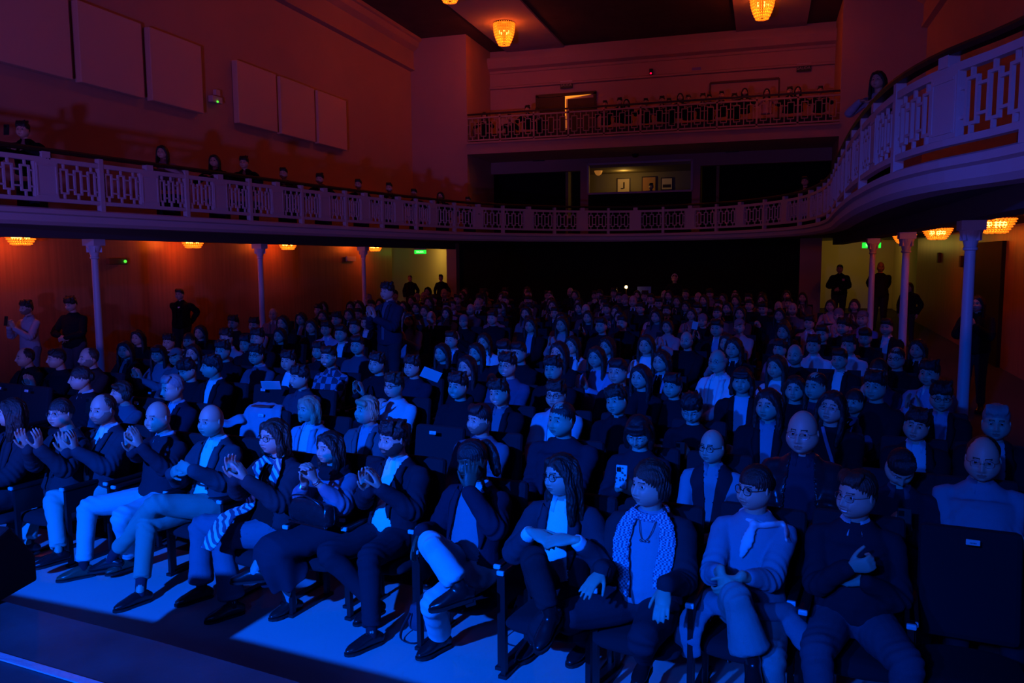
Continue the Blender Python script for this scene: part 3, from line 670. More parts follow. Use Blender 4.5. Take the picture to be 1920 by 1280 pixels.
    # ---- glasses
    if D.get('glasses'):
        gm = mat('glasses_frame', (.01, .01, .01) if D['glasses'] != 'metal' else (.4, .4, .42), .25, metal=0 if D['glasses'] != 'metal' else 1.)
        gb = MB(); w_, h_ = (.0235, .0185) if D['glasses'] != 'round' else (.0225, .0215); tr = .0022 if D['glasses'] != 'metal' else .0013
        for s in (-1, 1):
            pts = [HP((s*.032+w_*math.copysign(abs(math.cos(t))**.8, math.cos(t)), -.094+.006*abs(s*.032+w_*math.cos(t))/.05, -.003+h_*math.copysign(abs(math.sin(t))**.8, math.sin(t)))) for t in np.linspace(0, 2*math.pi, 21)]
            gb.tube(pts, [tr*hs]*21, n=6, sub=1, side=(0, 0, 1))
            gb.tube([HP((s*.054, -.088, .004)), HP((s*.074, -.06, .004)), HP((s*.080, .015, .0)), HP((s*.078, .03, -.012))], [tr*.9*hs]*4, n=6, sub=2)
        gb.tube([HP((-.010, -.099, .0)), HP((0, -.102, .003)), HP((.010, -.099, .0))], [tr*hs]*3, n=6, sub=1)
        go = gb.build('glasses', gm, root, True)
        if lod < 2:
            for s in (-1, 1):
                V_ = [HP((s*.032+w_*.95*math.cos(t), -.0925, -.003+h_*.95*math.sin(t))) for t in np.linspace(0, 2*math.pi, 17)[:-1]]
                MB().add(V_, [tuple(range(16))]).build('lens', lensm, go)
    return dict(sp=sp, nb=nb, hd=hd, HP=HP, surf=surf, wr=wr, el=el, sh=sh, Rt=Rt, hz=hz, Rh=Rh, tm=tm, inf=inf)
lensm = bpy.data.materials.new('glass_lens'); lensm.use_nodes = True
_nt = lensm.node_tree; _nt.nodes.clear(); _o = _nt.nodes.new('ShaderNodeOutputMaterial'); _mx = _nt.nodes.new('ShaderNodeMixShader'); _t = _nt.nodes.new('ShaderNodeBsdfTransparent'); _g = _nt.nodes.new('ShaderNodeBsdfGlossy'); _g.inputs['Roughness'].default_value = .15
_mx.inputs[0].default_value = .07; _nt.links.new(_t.outputs[0], _mx.inputs[1]); _nt.links.new(_g.outputs[0], _mx.inputs[2]); _nt.links.new(_mx.outputs[0], _o.inputs[0])
def make_shoe(root, A, d, kind, col, sock, K, lift=True):
    A = np.array(A, float); d = np.array(d, float); d /= np.linalg.norm(d); up = np.array([0, 0, 1.])-d*d[2]; up /= np.linalg.norm(up); s = np.cross(d, up)
    p = lambda a, b, c: A+d*a+s*b+up*c
    b = MB(); h = -.085+.0
    b.tube([p(-.055, 0, h+.035), p(-.02, 0, h+.047), p(.04, 0, h+.046), p(.095, .002, h+.034), (p(.138, .002, h+.027)), p(.168, 0, h+.022)], [(.030, .034), (.034, .046), (.037, .043), (.043, .031), (.039, .023), (.022, .015)], n=16, side=s, sub=3)
    u = K-A; u /= np.linalg.norm(u)
    if kind == 'boot': b.tube([p(-.012, 0, -.04), A, A+u*.10, A+u*.17], [(.040, .045), (.036, .042), (.042, .045), (.047, .047)], n=16, side=s, sub=2)
    V, Fc, N = remesh(b, .0075, 2)
    lm = mat('shoe_leather', col, .28, .08, 30, spec=.6)
    o = to_obj('boot' if kind == 'boot' else 'shoe', V, Fc, lm, None, root)
    sb = MB(); prof = [(-.072, .022), (-.05, .032), (0, .034), (.06, .037), (.11, .045), (.15, .040), (.178, .024), (.187, .008)]
    hgt = h-.004; V_ = []
    for a, w_ in prof: V_ += [p(a, -w_, hgt+.014), p(a, w_, hgt+.014), p(a, w_, hgt), p(a, -w_, hgt)]
    n = len(prof); sb.add(V_, [(4*i+j, 4*i+(j+1) % 4, 4*i+4+(j+1) % 4, 4*i+4+j) for i in range(n-1) for j in range(4)]+[(0, 1, 2, 3), (4*n-1, 4*n-2, 4*n-3, 4*n-4)])
    if kind == 'boot': sb.box(p(-.04, 0, hgt-.008), (.055, .055, .03), Matrix((tuple(s), tuple(d), tuple(up))).transposed())
    sb.build('sole', mat('rubber_sole', (.015, .015, .015), .7), o)
    if kind == 'oxford':
        lb = MB()
        for i in range(4): a = .035+.018*i; lb.tube([p(a, -.02, h+.078-.010*i), p(a+.004, 0, h+.090-.011*i), p(a, .02, h+.078-.010*i)], [.003]*3, n=6, sub=2)
        lb.build('laces', mat('laces', (.02, .02, .022), .7), o, True)
    if kind != 'boot': MB().tube([A-[0, 0, .02], A+u*.06, A+u*.16], [.036, .037, .044], n=14, sub=2).build('sock', cloth(sock), root, True)
def make_hair(D, root, HP, Rh, hs, lod, kind):
    b = MB(); M3 = Matrix(Rh.tolist())
    def E(c, r): b.ell(HP(c), tuple(a*hs for a in r), 22, M3)
    def Tn(pts, rad, n=10): b.tube([HP(p) for p in pts], [tuple(a*hs for a in (r if isinstance(r, tuple) else (r, r))) for r in rad], n=n, side=Rh@np.array([1, 0, 0]), sub=3)
    amp = .003; fr = 130
    rec = D.get('recede', 0.)
    if kind in ('short', 'crop'):
        e = 0 if kind == 'short' else -.006
        E((0, .014+rec, .036+e), (.0835+e*.3, .0985-rec*.3, .092+e*.6)); E((0, .05, -.0), (.073, .062, .07))
        if kind == 'short':
            for q in range(7): Tn([(-.052+.017*q, -.03, .112), (-.058+.019*q, -.070+abs(q-3)*.006, .094), (-.062+.02*q, -.086+abs(q-3)**2*.0028, .066+.006*math.sin(q*2.3))], [.016, .014, .007], 8)
    elif kind in ('mop', 'curly'):
        E((0, .016, .044), (.091, .098, .088)); E((0, .05, .0), (.080, .066, .075))
        for q in range(9):
            x = -.064+.016*q; jz = .012*math.sin(q*2.7+D.get('seed', 1)*1.3+len(D.get('top', [''])[0])); Tn([(x*.8, -.050, .100), (x*.95, -.078+abs(x)*.3, .078), (x+.006*math.sin(q*5.1), -.092+abs(x)*.42, .048+jz)], [.014, .013, .006], 8)
        for q in range(7): Tn([(.05*math.cos(q*.9), .06*math.sin(q*.9)+.01, .10), (.075*math.cos(q*.9+.2), .085*math.sin(q*.9+.2)+.01, .128-.012*(q % 3))], [.03, .012], 8)
        if kind == 'curly': amp = .008; fr = 90; E((0, .0, .07), (.088, .095, .075))
        else: amp = .0045
    elif kind in ('long', 'bob', 'longwave', 'half'):
        E((0, .015, .026), (.087, .099, .102)); zl = {'long': -.27, 'bob': -.125, 'longwave': -.25, 'half': -.18}[kind]
        for s in (-1, 1):
            Tn([(s*.045, -.05, .085), (s*.080, -.028, .03), (s*.092, -.012, -.04), (s*.095, -.01, zl*.55), (s*.088, -.02, zl)], [(.018, .028), (.014, .034), (.016, .034), (.022, .036), (.018, .024)])
            Tn([(s*.05, .06, .06), (s*.078, .05, 0), (s*.078, .055, -.08), (s*.07, .06, zl)], [(.03, .03), (.03, .04), (.032, .036), (.03, .025)])
        Tn([(0, .08, .06), (0, .095, -.02), (0, .085, -.10), (0, .08, zl)], [(.06, .03), (.06, .034), (.062, .034), (.055, .02)], 14)
        if D.get('bangs'): Tn([(-.055, -.068, .05), (0, -.088, .043), (.055, -.068, .05)], [(.02, .016), (.024, .016), (.02, .016)]); Tn([(-.05, -.07, .075), (0, -.082, .075), (.05, -.07, .075)], [.02, .022, .02])
        amp = .0035 if kind != 'longwave' else .006
    elif kind in ('updo', 'pony', 'bun'):
        E((0, .012, .030), (.082, .1005, .100)); 
        if kind == 'bun': E((0, .11, .05), (.036, .036, .036))
        if kind == 'updo': E((0, .095, .01), (.05, .04, .05)); 
        if kind == 'pony': Tn([(0, .09, .07), (0, .135, .06), (.01, .15, -.02), (.02, .14, -.12)], [.022, .03, .04, .03])
        if D.get('bangs'): Tn([(-.055, -.068, .05), (0, -.088, .045), (.055, -.068, .05)], [(.02, .016), (.024, .016), (.02, .016)])
    elif kind == 'fluffy':
        E((0, .016, .034), (.092, .100, .100)); 
        for s in (-1, 1): E((s*.068, .03, -.02), (.032, .055, .062))
        E((0, .06, -.03), (.075, .05, .07)); D.get('fringe', 1) and Tn([(-.05, -.062, .070), (0, -.078, .068), (.055, -.062, .060)], [.024, .024, .026]); amp = .006; fr = 100
    elif kind == 'fringe':   # bald on top, hair at the sides and back
        for s in (-1, 1): E((s*.066, .035, .005), (.017, .055, .036))
        E((0, .085, .005), (.06, .024, .042)); amp = .0015
    elif kind == 'cap':
        E((0, .010, .050), (.084, .098, .078)); b.tube([HP((0, -.075, .055)), HP((0, -.12, .048)), HP((0, -.155, .035))], [(.06, .012), (.06, .009), (.03, .006)], n=12, side=Rh@np.array([1, 0, 0]), sub=2); amp = 0
    elif kind == 'scarfhead':
        E((0, .012, .030), (.088, .102, .106)); E((0, .05, -.05), (.075, .06, .08)); amp = .002
    V, Fc, N = remesh(b, (.0058, .0075, .0105)[lod], 2)
    L = (V-HP((0, 0, 0)))@Rh
    st = np.sin(np.arctan2(L[:, 0], L[:, 1]-.01)*34+3*np.sin(L[:, 2]*40))*amp*.55 if kind not in ('mop', 'curly', 'cap') else 0
    fw = np.clip((L[:, 1]+.085)/.06, .12, 1) if kind not in ('mop', 'curly') else 1.
    V = V+N*(fw*(fnoise(L*[1, 1, .6 if kind not in ('mop', 'curly') else 1], fr, 2)*amp+st))[:, None]
    hc = D.get('hcol', 'dbrown'); nm = {'cap': 'cap', 'scarfhead': 'headscarf'}.get(kind, 'hair')
    hm = cloth(D.get('capcol', (.02, .02, .02))) if nm != 'hair' else mat('hair', HC[hc], .42, .6, 50, spec=.5, stretch=(6, 6, .7))
    to_obj(nm, V, Fc, hm, None, root)
# ================================================================== CHAIRS
velvet = mat('dark_upholstery', (.012, .012, .018), .95, .4, 300)
chairm = mat('chair_frame', (.012, .012, .014), .4)
platem = mat('white_number_plate', (.62, .62, .66), .4)
def make_chair():
    t = empty('theatre_chair', (0, 0, 0))
    b = MB(); b.tube([(0, .20, .345), (0, .0, .35), (0, -.20, .36), (0, -.24, .35)], [(.235, .045), (.24, .05), (.238, .05), (.22, .03)], n=20, side=(1, 0, 0), sub=2)
    V, Fc, N = remesh(b, .014, 2); to_obj('seat', V, Fc, velvet, None, t)
    b = MB(); R = Matrix.Rotation(-.16, 3, 'X')
    b.box((0, .285, .69), (.46, .075, .56), R); o = b.build('backrest', velvet, t, bevel=.03)
    for s in (-1, 1):
        b = MB(); b.box((s*.272, .02, .615), (.048, .40, .03)); o = b.build('armrest', chairm, t, bevel=.008)
        b = MB(); b.box((s*.272, -.188, .617), (.044, .02, .026)); b.build('end_cap', platem, o, bevel=.006)
        b = MB(); b.box((s*.272, .02, .51), (.03, .34, .18)); b.box((s*.272, -.15, .30), (.028, .035, .6)); b.box((s*.272, .2, .30), (.028, .035, .6)); b.box((s*.272, .03, .01), (.05, .42, .02)); b.build('side_frame', chairm, t)
    b = MB(); b.box((0, .19, .934), (.062, .006, .028), R); o = b.build('number_plate', platem, t, bevel=.004)
    b = MB()
    for i in range(5): b.box((-.012+.006*i, .1865, .932), (.0035, .002, .006), R)
    b.build('number', mat('dark_ink', (.08, .08, .1), .6), o)
    return t
CH0 = make_chair(); _chairs = []
def copy_tree(o, parent=None, mats=None):
    c = o.copy(); C.objects.link(c); c.parent = parent
    for ch in [x for x in bpy.data.objects if x.parent == o] if False else KIDS.get(o.name, []):
        copy_tree(ch, c)
    return c
KIDS = {}
def index_kids(root):
    for o in bpy.data.objects:
        if o.parent is not None: 
            l = KIDS.setdefault(o.parent.name, [])
            if o not in l: l.append(o)
index_kids(CH0); _first = [True]
def chair(x, y, rz, label, group, z=None):
    if _first[0]: c = CH0; _first[0] = False
    else: c = copy_tree(CH0)
    c.location = (x, y, floor_z(y) if z is None else z); c.rotation_euler = (0, 0, rz); tag(c, label, 'chair', group); return c
# ================================================================== FRONT ROW
GZ = np.array([-5.2, -1.2])
def rowsit(head, bodyyaw, hz_c=1.155, hh=None, at=None):
    w_ = atz(head[0], head[1], hz_c) if at is None else at
    R = rotz(bodyyaw); r = w_-R@np.array([0, .02, 0]); r[2] = 0
    return w_, r
def finger(rootp, yaw, sc=1.):
    Ri = rotz(-yaw)/sc
    def Lp(px, py, dy):
        """pixel -> local point on the vertical plane dy in front of the hips"""
        d = Ri@ray(px, py); e = Ri@(EYE-rootp); t = (-dy-e[1])/d[1]; return e+d*t   # Ri also divides by the figure's scale
    def Lz(px, py, z): return Ri@(atz(px, py, z)-rootp)
    return Lp, Lz
def lab(root, text, grp): tag(root, text, 'person', grp); return root
FR = 'people seated in the front row'
UPF = (.0, -.35, .94)
def clapR(*a): pass
def front(head, yaw, label, build, group=FR, hz_c=1.155, lod=0, hyaw=None, chairs=True, sc=1., **kw):
    w_, r = rowsit(head, yaw, hz_c*sc); y0 = r[1]
    r[2] = floor_z(r[1])
    if r[2] > 0: w_ = atz(head[0], head[1], hz_c*sc+r[2]); r = w_-rotz(yaw)@np.array([0, .02, 0]); r[2] = floor_z(r[1])
    root = empty('person', tuple(r), yaw); lab(root, label, group)
    root.scale = (sc, sc, sc); Lp, Lz = finger(r, yaw, sc); D = dict(kw); D.update(build(Lp, Lz))
    ga = math.atan2(GZ[0]-r[0], -(GZ[1]-r[1]))
    D['yaw'] = (ga-yaw if hyaw is None else hyaw-yaw) + D.get('dyaw', 0)
    D['hx'] = D.get('hx', 0); D['hy'] = D.get('hy', 0)
    ext = make_person(D, root, lod)
    return root, D, ext, r, Lp, Lz
def lim(D, hz=.5):
    g = D.get('g', 1.)
    for k, s in (('R', -1), ('L', 1)):
        h = np.array([s*.088*g, -.01, hz]); K = np.array(D['knees'][k]); d = K-h; n = np.linalg.norm(d); D['knees'][k] = h+d/n*min(max(n, .40), .47)
        K = D['knees'][k]; A = np.array(D['ankles'][k]); d = A-K; n = np.linalg.norm(d); D['ankles'][k] = K+d/n*min(max(n, .38), .44)
        if D['ankles'][k][2] < .09: D['ankles'][k][2] = .09
    return D
HD = (.25, .2, -1.)    # default elbow hints are down and outwards
def b1(L, Z): return lim(dict(arms={'R': (L(52, 842, .30), (-.4, 0, -1), (-.25, -.25, .95), (1, -.1, 0), -1, .22), 'L': (L(74, 842, .30), (.4, 0, -1), (.3, -.2, .95), (-1, -.2, 0), 1, .2)},
    knees={'R': Z(-60, 890, .5), 'L': Z(-5, 900, .5)}, ankles={'R': Z(-60, 1005, .09), 'L': Z(14, 1000, .09)}))
front((112, 773), -.15, 'woman with thin glasses and pinned-up hair clapping, left of the bearded blazer man', b1, hair='updo', hcol='dbrown', glasses='metal', top=('jacket', (.035, .035, .045)), under=('shirt', (.03, .03, .035)), openw=[(.05, .03), (.5, .05)], skin='light', hs=.94, sh=.88, g=.92, nod=-.05, legs=('trousers', (.03, .03, .04)), shoe='boot', collar=False, lapel=True)
def b2(L, Z): return lim(dict(arms={'R': (L(124, 850, .36), (-.5, 0, -1), (-.22, -.10, .97), (.95, -.3, 0), -1, .12, .16), 'L': (L(143, 846, .30), (.6, .1, -1), (-.05, -.1, .98), (-.95, -.35, 0), 1, .15, .16)},
    knees={'R': Z(48, 918, .5), 'L': Z(134, 930, .5)}, ankles={'R': Z(52, 1030, .09), 'L': Z(112, 1058, .09)}, feet={'R': (-.35, -1, 0), 'L': (-.25, -1, 0)}))
front((191, 766), -.18, 'bearded man clapping in dark blazer over white shirt and pale chinos', b2, hair='crop', hcol='brown', recede=.008, beard=1, top=('jacket', (.045, .045, .06)), under=('shirt', (.80, .80, .80)), openw=[(.02, .085), (.14, .075), (.22, .045), (.40, .065), (.5, .07)], skin='light', g=1.12, sh=1.08, belly=.05, hs=1.03, legs=('trousers', (.50, .46, .40)), shoecol=(.012, .012, .014), cuff=.02)
def b3(L, Z): return lim(dict(arms={'R': (L(247, 848, .33), (-.5, 0, -1), (.05, -.15, .98), (.95, -.2, 0), -1, .10, .04), 'L': (L(265, 840, .30), (.6, .1, -1), (-.25, -.15, .95), (-.95, -.2, 0), 1, .14, .04)},
    knees={'R': Z(165, 950, .5), 'L': Z(240, 965, .5)}, ankles={'R': Z(157, 1060, .09), 'L': Z(245, 1050, .09)}, feet={'R': (-.6, -1, 0), 'L': (-.2, -1, 0)}))
front((295, 780), -.2, 'smiling bald man clapping in dark quarter-zip sweater and pale jeans', b3, hair='bald', hcol='grey', smile=2, top=('sweater', (.028, .028, .04)), crew=False, collar=True, collarcol=(.6, .6, .62), under=('shirt', (.6, .6, .62)), skin='light', beard=0, g=1.0, legs=('trousers', (.56, .55, .56)), hem=None, shoecol=(.10, .06, .04), cuff=.015)
def b4(L, Z): return dict(arms={'R': (L(322, 888, .30), (-.6, .1, -1), (.6, -.3, .3), (.1, .9, -.2), -1, .35, .05), 'L': (L(362, 882, .33), (.6, .1, -1), (-.85, -.15, .25), (.1, .8, -.5), 1, .30, .05)},
    knees={'R': np.array([-.16, -.44, .47]), 'L': L(292, 945, .42)}, ankles={'R': Z(263, 1108, .09), 'L': L(207, 1046, .46)}, feet={'R': (-.2, -1, 0), 'L': (-1, -.55, -.15)})
front((395, 787), -.2, 'shaven-headed man sitting cross-legged in blazer, open white shirt and light chinos', b4, hair='bald', hcol='grey', top=('jacket', (.06, .06, .075)), under=('shirt', (.82, .82, .82)), openw=[(.02, .10), (.15, .075), (.25, .05), (.40, .07), (.5, .075)], skin='light', g=1.02, legs=('trousers', (.36, .31, .25)), sock=(.03, .03, .05), belt=True, cuff=.022, short_leg=.2)
def b5(L, Z): return lim(dict(arms={'R': (L(440, 898, .34), (-.6, .1, -1), (-.2, -.1, .97), (.9, -.2, 0), -1, .25, .12), 'L': (L(464, 902, .30), (.7, .1, -1), (-.5, -.1, .86), (-.8, -.2, -.3), 1, .2, .1)},
    knees={'R': Z(372, 985, .5), 'L': Z(435, 1005, .5)}, ankles={'R': Z(378, 1100, .09), 'L': Z(436, 1130, .09)}, feet={'R': (-.35, -1, 0), 'L': (-.4, -1, 0)}))
F5 = front((512, 816), -.22, 'woman with straight bob, dark glasses and long zebra-print scarf clapping in flared jeans', b5, hair='bob', hcol='brown', glasses='dark', top=('jacket', (.035, .035, .045)), under=('shirt', (.012, .012, .014)), openw=[(.0, .13), (.25, .09), (.5, .07)], collar=False, lapel=False, skin='light', hs=.97, sh=.98, g=1.08, legs=('trousers', (.14, .15, .19)), flare=.03, shoe='loafer', shoecol=(.05, .035, .03), nod=.0)
def b6(L, Z): return dict(arms={'R': (L(571, 905, .30), (-.7, .1, -1), (.15, -.2, .95), (.9, -.1, .2), -1, .55, .1), 'L': (L(592, 902, .29), (.7, .1, -1), (-.25, -.2, .92), (-.9, -.1, .2), 1, .55, .1)},
    knees={'R': np.array([-.10, -.44, .48]), 'L': np.array([-.10, -.46, .58])}, ankles={'R': Z(548, 1125, .09), 'L': L(478, 1066, .55)}, feet={'R': (-.25, -1, 0), 'L': (-1, -.45, -.1)}, hem=L(532, 1070, .36))
F6 = front((617, 837), -.2, sc=.94, label= 'woman with long dark hair, black neck scarf and grey cardigan, clasping hands above handbag', hair='half', hcol='dbrown', bangs=False, top=('sweater', (.20, .18, .24)), crew=False, collar=False, skin='light', hs=.94, sh=.92, g=.98, legs=('skirt', (.03, .03, .045)), shoe='loafer', shoecol=(.02, .015, .015), sock=(.45, .4, .38), sleeve=.72, puff=.012, build=b6)
def b7(L, Z): return lim(dict(arms={'R': (L(690, 922, .32), (-.7, .1, -1), (-.12, -.2, .95), (.9, -.3, 0), -1, .2, .1), 'L': (L(716, 918, .28), (.7, .1, -1), (-.38, -.15, .9), (-.9, -.3, 0), 1, .2, .1)},
    knees={'R': Z(607, 1040, .5), 'L': Z(692, 1045, .5)}, ankles={'R': Z(725, 1150, .09), 'L': Z(697, 1185, .09)}, feet={'R': (-.1, -1, 0), 'L': (-.35, -1, 0)}))
front((736, 821), -.2, 'man with dark hair and full beard clapping in dark suit and open white shirt', b7, hair='mop', hcol='black', beard=2, top=('jacket', (.022, .022, .032)), under=('shirt', (.84, .84, .84)), openw=[(.0, .10), (.12, .085), (.22, .05), (.40, .062), (.5, .07)], skin='light', g=1.04, sh=1.05, belly=.02, legs=('trousers', (.022, .022, .032)), cuff=.025)
def b8(L, Z): return dict(arms={'R': (L(790, 995, .16), (-.5, .4, -1), (-.25, -.25, -.9), (.8, -.1, -.1), 1, .15, .08), 'L': (L(880, 922, .20), (.8, 0, -1), (.0, .22, .95), (-.55, .8, 0), 1, .12, .14)},
    knees={'R': L(806, 1018, .44), 'L': np.array([-.02, -.43, .45])}, ankles={'R': L(862, 1100, .46), 'L': Z(826, 1190, .10)}, feet={'R': (-.75, -.7, -.15), 'L': (-.35, -1, 0)}, twist=-.1)
F8 = front((884, 861), -.12, 'dark-skinned woman resting her cheek on her hand, in navy blazer and pale pinstripe trousers', b8, hair='pony', hcol='black', skin='dark', top=('jacket', (.02, .02, .035)), under=('shirt', (.20, .22, .26)), openw=[(.0, .12), (.2, .11), (.3, .09), (.5, .07)], hs=.98, g=.98, sh=.96, legs=('trousers', (.60, .60, .62)), shoe='boot', flare=.016, nod=.16, tilt=-.16, cuff=.03, collar=True, collarcol=(.7, .7, .7), short_leg=.16, sock=(.4, .4, .42))
def b9(L, Z): return dict(arms={'R': (L(995, 996, .22), (-.7, .2, -1), (.85, -.3, -.12), (.1, .5, -.8), 1, .3, .08), 'L': (L(1078, 1012, .25), (.7, .2, -1), (-.92, -.25, -.05), (-.1, .5, -.8), -1, .28, .08)},
    knees={'R': L(1000, 1048, .44), 'L': np.array([.06, -.43, .47])}, ankles={'R': L(1032, 1150, .47), 'L': Z(1003, 1195, .10)}, feet={'R': (-.1, -.9, -.35), 'L': (-.25, -1, 0)})
front((1051, 888), -.1, 'woman with round glasses and long dark hair, hands folded over white blouse and blazer', b9, hair='long', hcol='dbrown', glasses='round', top=('jacket', (.04, .04, .055)), under=('shirt', (.82, .82, .84)), openw=[(.0, .10), (.25, .075), (.5, .065)], skin='light', hs=.95, g=.94, sh=.92, legs=('trousers', (.022, .022, .028)), shoe='boot', sleeve=.72, tilt=-.12, cuff=.0, short_leg=.16)
def b10(L, Z): return lim(dict(arms={'R': (L(1130, 1068, .34), (-.35, .4, -1), (-.35, -.75, -.45), (.1, .3, -.9), 1, .12, .12), 'L': (L(1248, 1096, .36), (.35, .4, -1), (.0, -.6, -.7), (0, .5, -.8), -1, .1, .08)},
    knees={'R': Z(1128, 1140, .5), 'L': Z(1226, 1165, .5)}, ankles={'R': Z(1115, 1215, .10), 'L': Z(1212, 1245, .10)}, feet={'R': (-.25, -1, 0), 'L': (0, -1, 0)}))
F10 = front((1217, 905), -.1, 'older woman with swept-back hair and patterned scarf, both hands on her knees', b10, hair='fluffy', fringe=0, hcol='brown', top=('jacket', (.03, .03, .04)), under=('shirt', (.30, .30, .36)), openw=[(.0, .16), (.2, .13), (.5, .07)], collar=False, lapel=True, longlap=True, skin='light', g=1.08, sh=.98, belly=.03, legs=('trousers', (.03, .03, .042)), shoe='boot')
def b11(L, Z): return dict(arms={'R': (L(1352, 1072, .36), (-.45, .3, -1), (.25, -.45, -.75), (.5, .5, -.3), 1, .55, .05), 'L': (L(1388, 1082, .36), (.45, .3, -1), (-.6, -.35, -.6), (-.6, .4, -.3), -1, .55, .05)},
    knees={'R': L(1380, 1118, .46), 'L': np.array([.14, -.42, .46])}, ankles={'R': L(1412, 1238, .50), 'L': np.array([.12, -.48, .10])}, feet={'R': (.2, -1, -.25), 'L': (0, -1, 0)})
F11 = front((1415, 912), -.1, 'woman in round glasses, light knit sweater and knotted neckerchief, hands clasped on her knee', b11, hair='updo', hcol='dbrown', glasses='round', top=('sweater', (.26, .27, .34)), crew=False, collar=False, skin='light', hs=.95, g=.96, sh=.95, legs=('trousers', (.30, .29, .30)), shoe='boot', flare=.04, sleeve=.70, wr=.003, smile=1, short_leg=.18)
def b12(L, Z): return lim(dict(arms={'R': (L(1590, 1064, .27), (-.6, .2, -1), (.75, -.35, .35), (.1, 1, .2), 1, .95, .02, 1., .2), 'L': (L(1622, 1090, .17), (.6, .2, -1), (-.95, -.1, .1), (0, .8, -.3), -1, .6, .05)},
    knees={'R': Z(1537, 1210, .5), 'L': Z(1688, 1232, .5)}, ankles={'R': Z(1545, 1400, .09), 'L': Z(1690, 1430, .09)}))
front((1606, 925), -.08, 'man with thin-rimmed glasses in dark sweater over shirt collar holding up a thumb', b12, hair='short', hcol='brown', glasses='metal', smile=2, top=('sweater', (.022, .022, .032)), crew=False, collar=True, collarcol=(.6, .62, .66), under=('shirt', (.6, .62, .66)), skin='light', g=1.08, belly=.04, legs=('trousers', (.085, .085, .12)), cuff=.015, recede=.003, yaw2=0)
def b0(L, Z): return lim(dict(arms={'R': (np.array([-.08, -.34, .66]), (-.7, 0, -1), (.5, -.5, .1), (0, .3, -.9), 1, .3), 'L': (np.array([.08, -.34, .66]), (.7, 0, -1), (-.5, -.5, .1), (0, .3, -.9), -1, .3)},
    knees={'R': np.array([-.13, -.45, .49]), 'L': np.array([.13, -.45, .49])}, ankles={'R': np.array([-.13, -.45, .09]), 'L': np.array([.13, -.45, .09])}))
front((20, 772), -.2, 'woman with long straight dark hair turned to the stage at the far left', b0, hair='long', hcol='dbrown', hyaw=-.75, top=('coat', (.03, .03, .04)), under=('shirt', (.03, .03, .04)), openw=[(.0, .04), (.5, .05)], skin='light', collar=False, hs=.95, legs=('trousers', (.03, .03, .04)), shoe='boot')

FRX = []
for o in list(bpy.data.objects):
    if o.name.startswith('person') and o.parent is None: FRX.append((o.location.x, o.location.y, o.rotation_euler.z))
FRX.sort(); _ord = ['under the long-haired woman at the far left', 'under the woman with thin glasses at far left', 'under the bearded man in pale chinos', 'under the smiling bald man', 'under the cross-legged shaven-headed man', 'under the woman with the zebra scarf', 'under the woman with the handbag', 'under the bearded man in a dark suit', 'under the woman resting her cheek', 'under the woman with folded hands and white blouse', 'under the older woman with patterned scarf', 'under the woman with the neckerchief', 'under the man holding up his thumb', 'under the person beyond the right picture edge']
for (x, y, a), w_ in zip(FRX, _ord): chair(x, y, -.15, 'dark theatre chair in the front row '+w_, 'front row theatre chairs')
_p = atz(1800, 1130, .55); chair(_p[0]-.02, FRX[-2][1]-.09, -.12, 'empty dark theatre chair with white number plate at the right end of the front row', 'front row theatre chairs')
# ================================================================== FRONT ROW ACCESSORIES
def texmat(name, kind, c1, c2, scale, rough=.9, thr=.5):
    m = bpy.data.materials.new(name); m.use_nodes = True; nt = m.node_tree; b = nt.nodes['Principled BSDF']; b.inputs['Roughness'].default_value = rough
    tc = nt.nodes.new('ShaderNodeTexCoord'); cr = nt.nodes.new('ShaderNodeValToRGB'); cr.color_ramp.interpolation = 'CONSTANT'
    cr.color_ramp.elements[0].color = (*c1, 1); cr.color_ramp.elements[1].color = (*c2, 1); cr.color_ramp.elements[1].position = thr
    if kind == 'zebra':
        t = nt.nodes.new('ShaderNodeTexWave'); t.inputs['Scale'].default_value = scale; t.inputs['Distortion'].default_value = 9; t.inputs['Detail'].default_value = 1.5; t.inputs['Detail Scale'].default_value = .8; out = t.outputs['Fac']; t.bands_direction = 'DIAGONAL'
    elif kind == 'spots':
        t = nt.nodes.new('ShaderNodeTexVoronoi'); t.inputs['Scale'].default_value = scale; out = t.outputs['Distance']
    elif kind == 'check':
        t = nt.nodes.new('ShaderNodeTexChecker'); t.inputs['Scale'].default_value = scale; out = t.outputs['Fac']
    elif kind == 'stripe':
        t = nt.nodes.new('ShaderNodeTexWave'); t.inputs['Scale'].default_value = scale; t.inputs['Distortion'].default_value = .2; out = t.outputs['Fac']; t.bands_direction = 'X'
    nt.links.new(tc.outputs['Object'], t.inputs['Vector']); nt.links.new(out, cr.inputs[0]); nt.links.new(cr.outputs[0], b.inputs['Base Color']); return m
def drape(root, name, paths, m, vox=.009):
    b = MB()
    for pts, rad in paths: b.tube(pts, rad, n=14, side=(1, 0, 0), sub=4, ck=.3)
    V, Fc, N = remesh(b, vox, 2); V = V+N*(fnoise(V, 55, 4)*.004)[:, None]
    return to_obj(name, V, Fc, m, None, root)
def ring(nb, r, z, rad, dy=0., n=17): return ([nb+np.array([math.cos(t)*r, math.sin(t)*r*.92+dy, z+.016*math.sin(t)]) for t in np.linspace(0, 2*math.pi, n)], [rad]*n)
zebra = texmat('zebra_print', 'zebra', (.10, .10, .16), (.70, .70, .75), 9)
root, D, e, r, Lp, Lz = F5; S = e['surf']
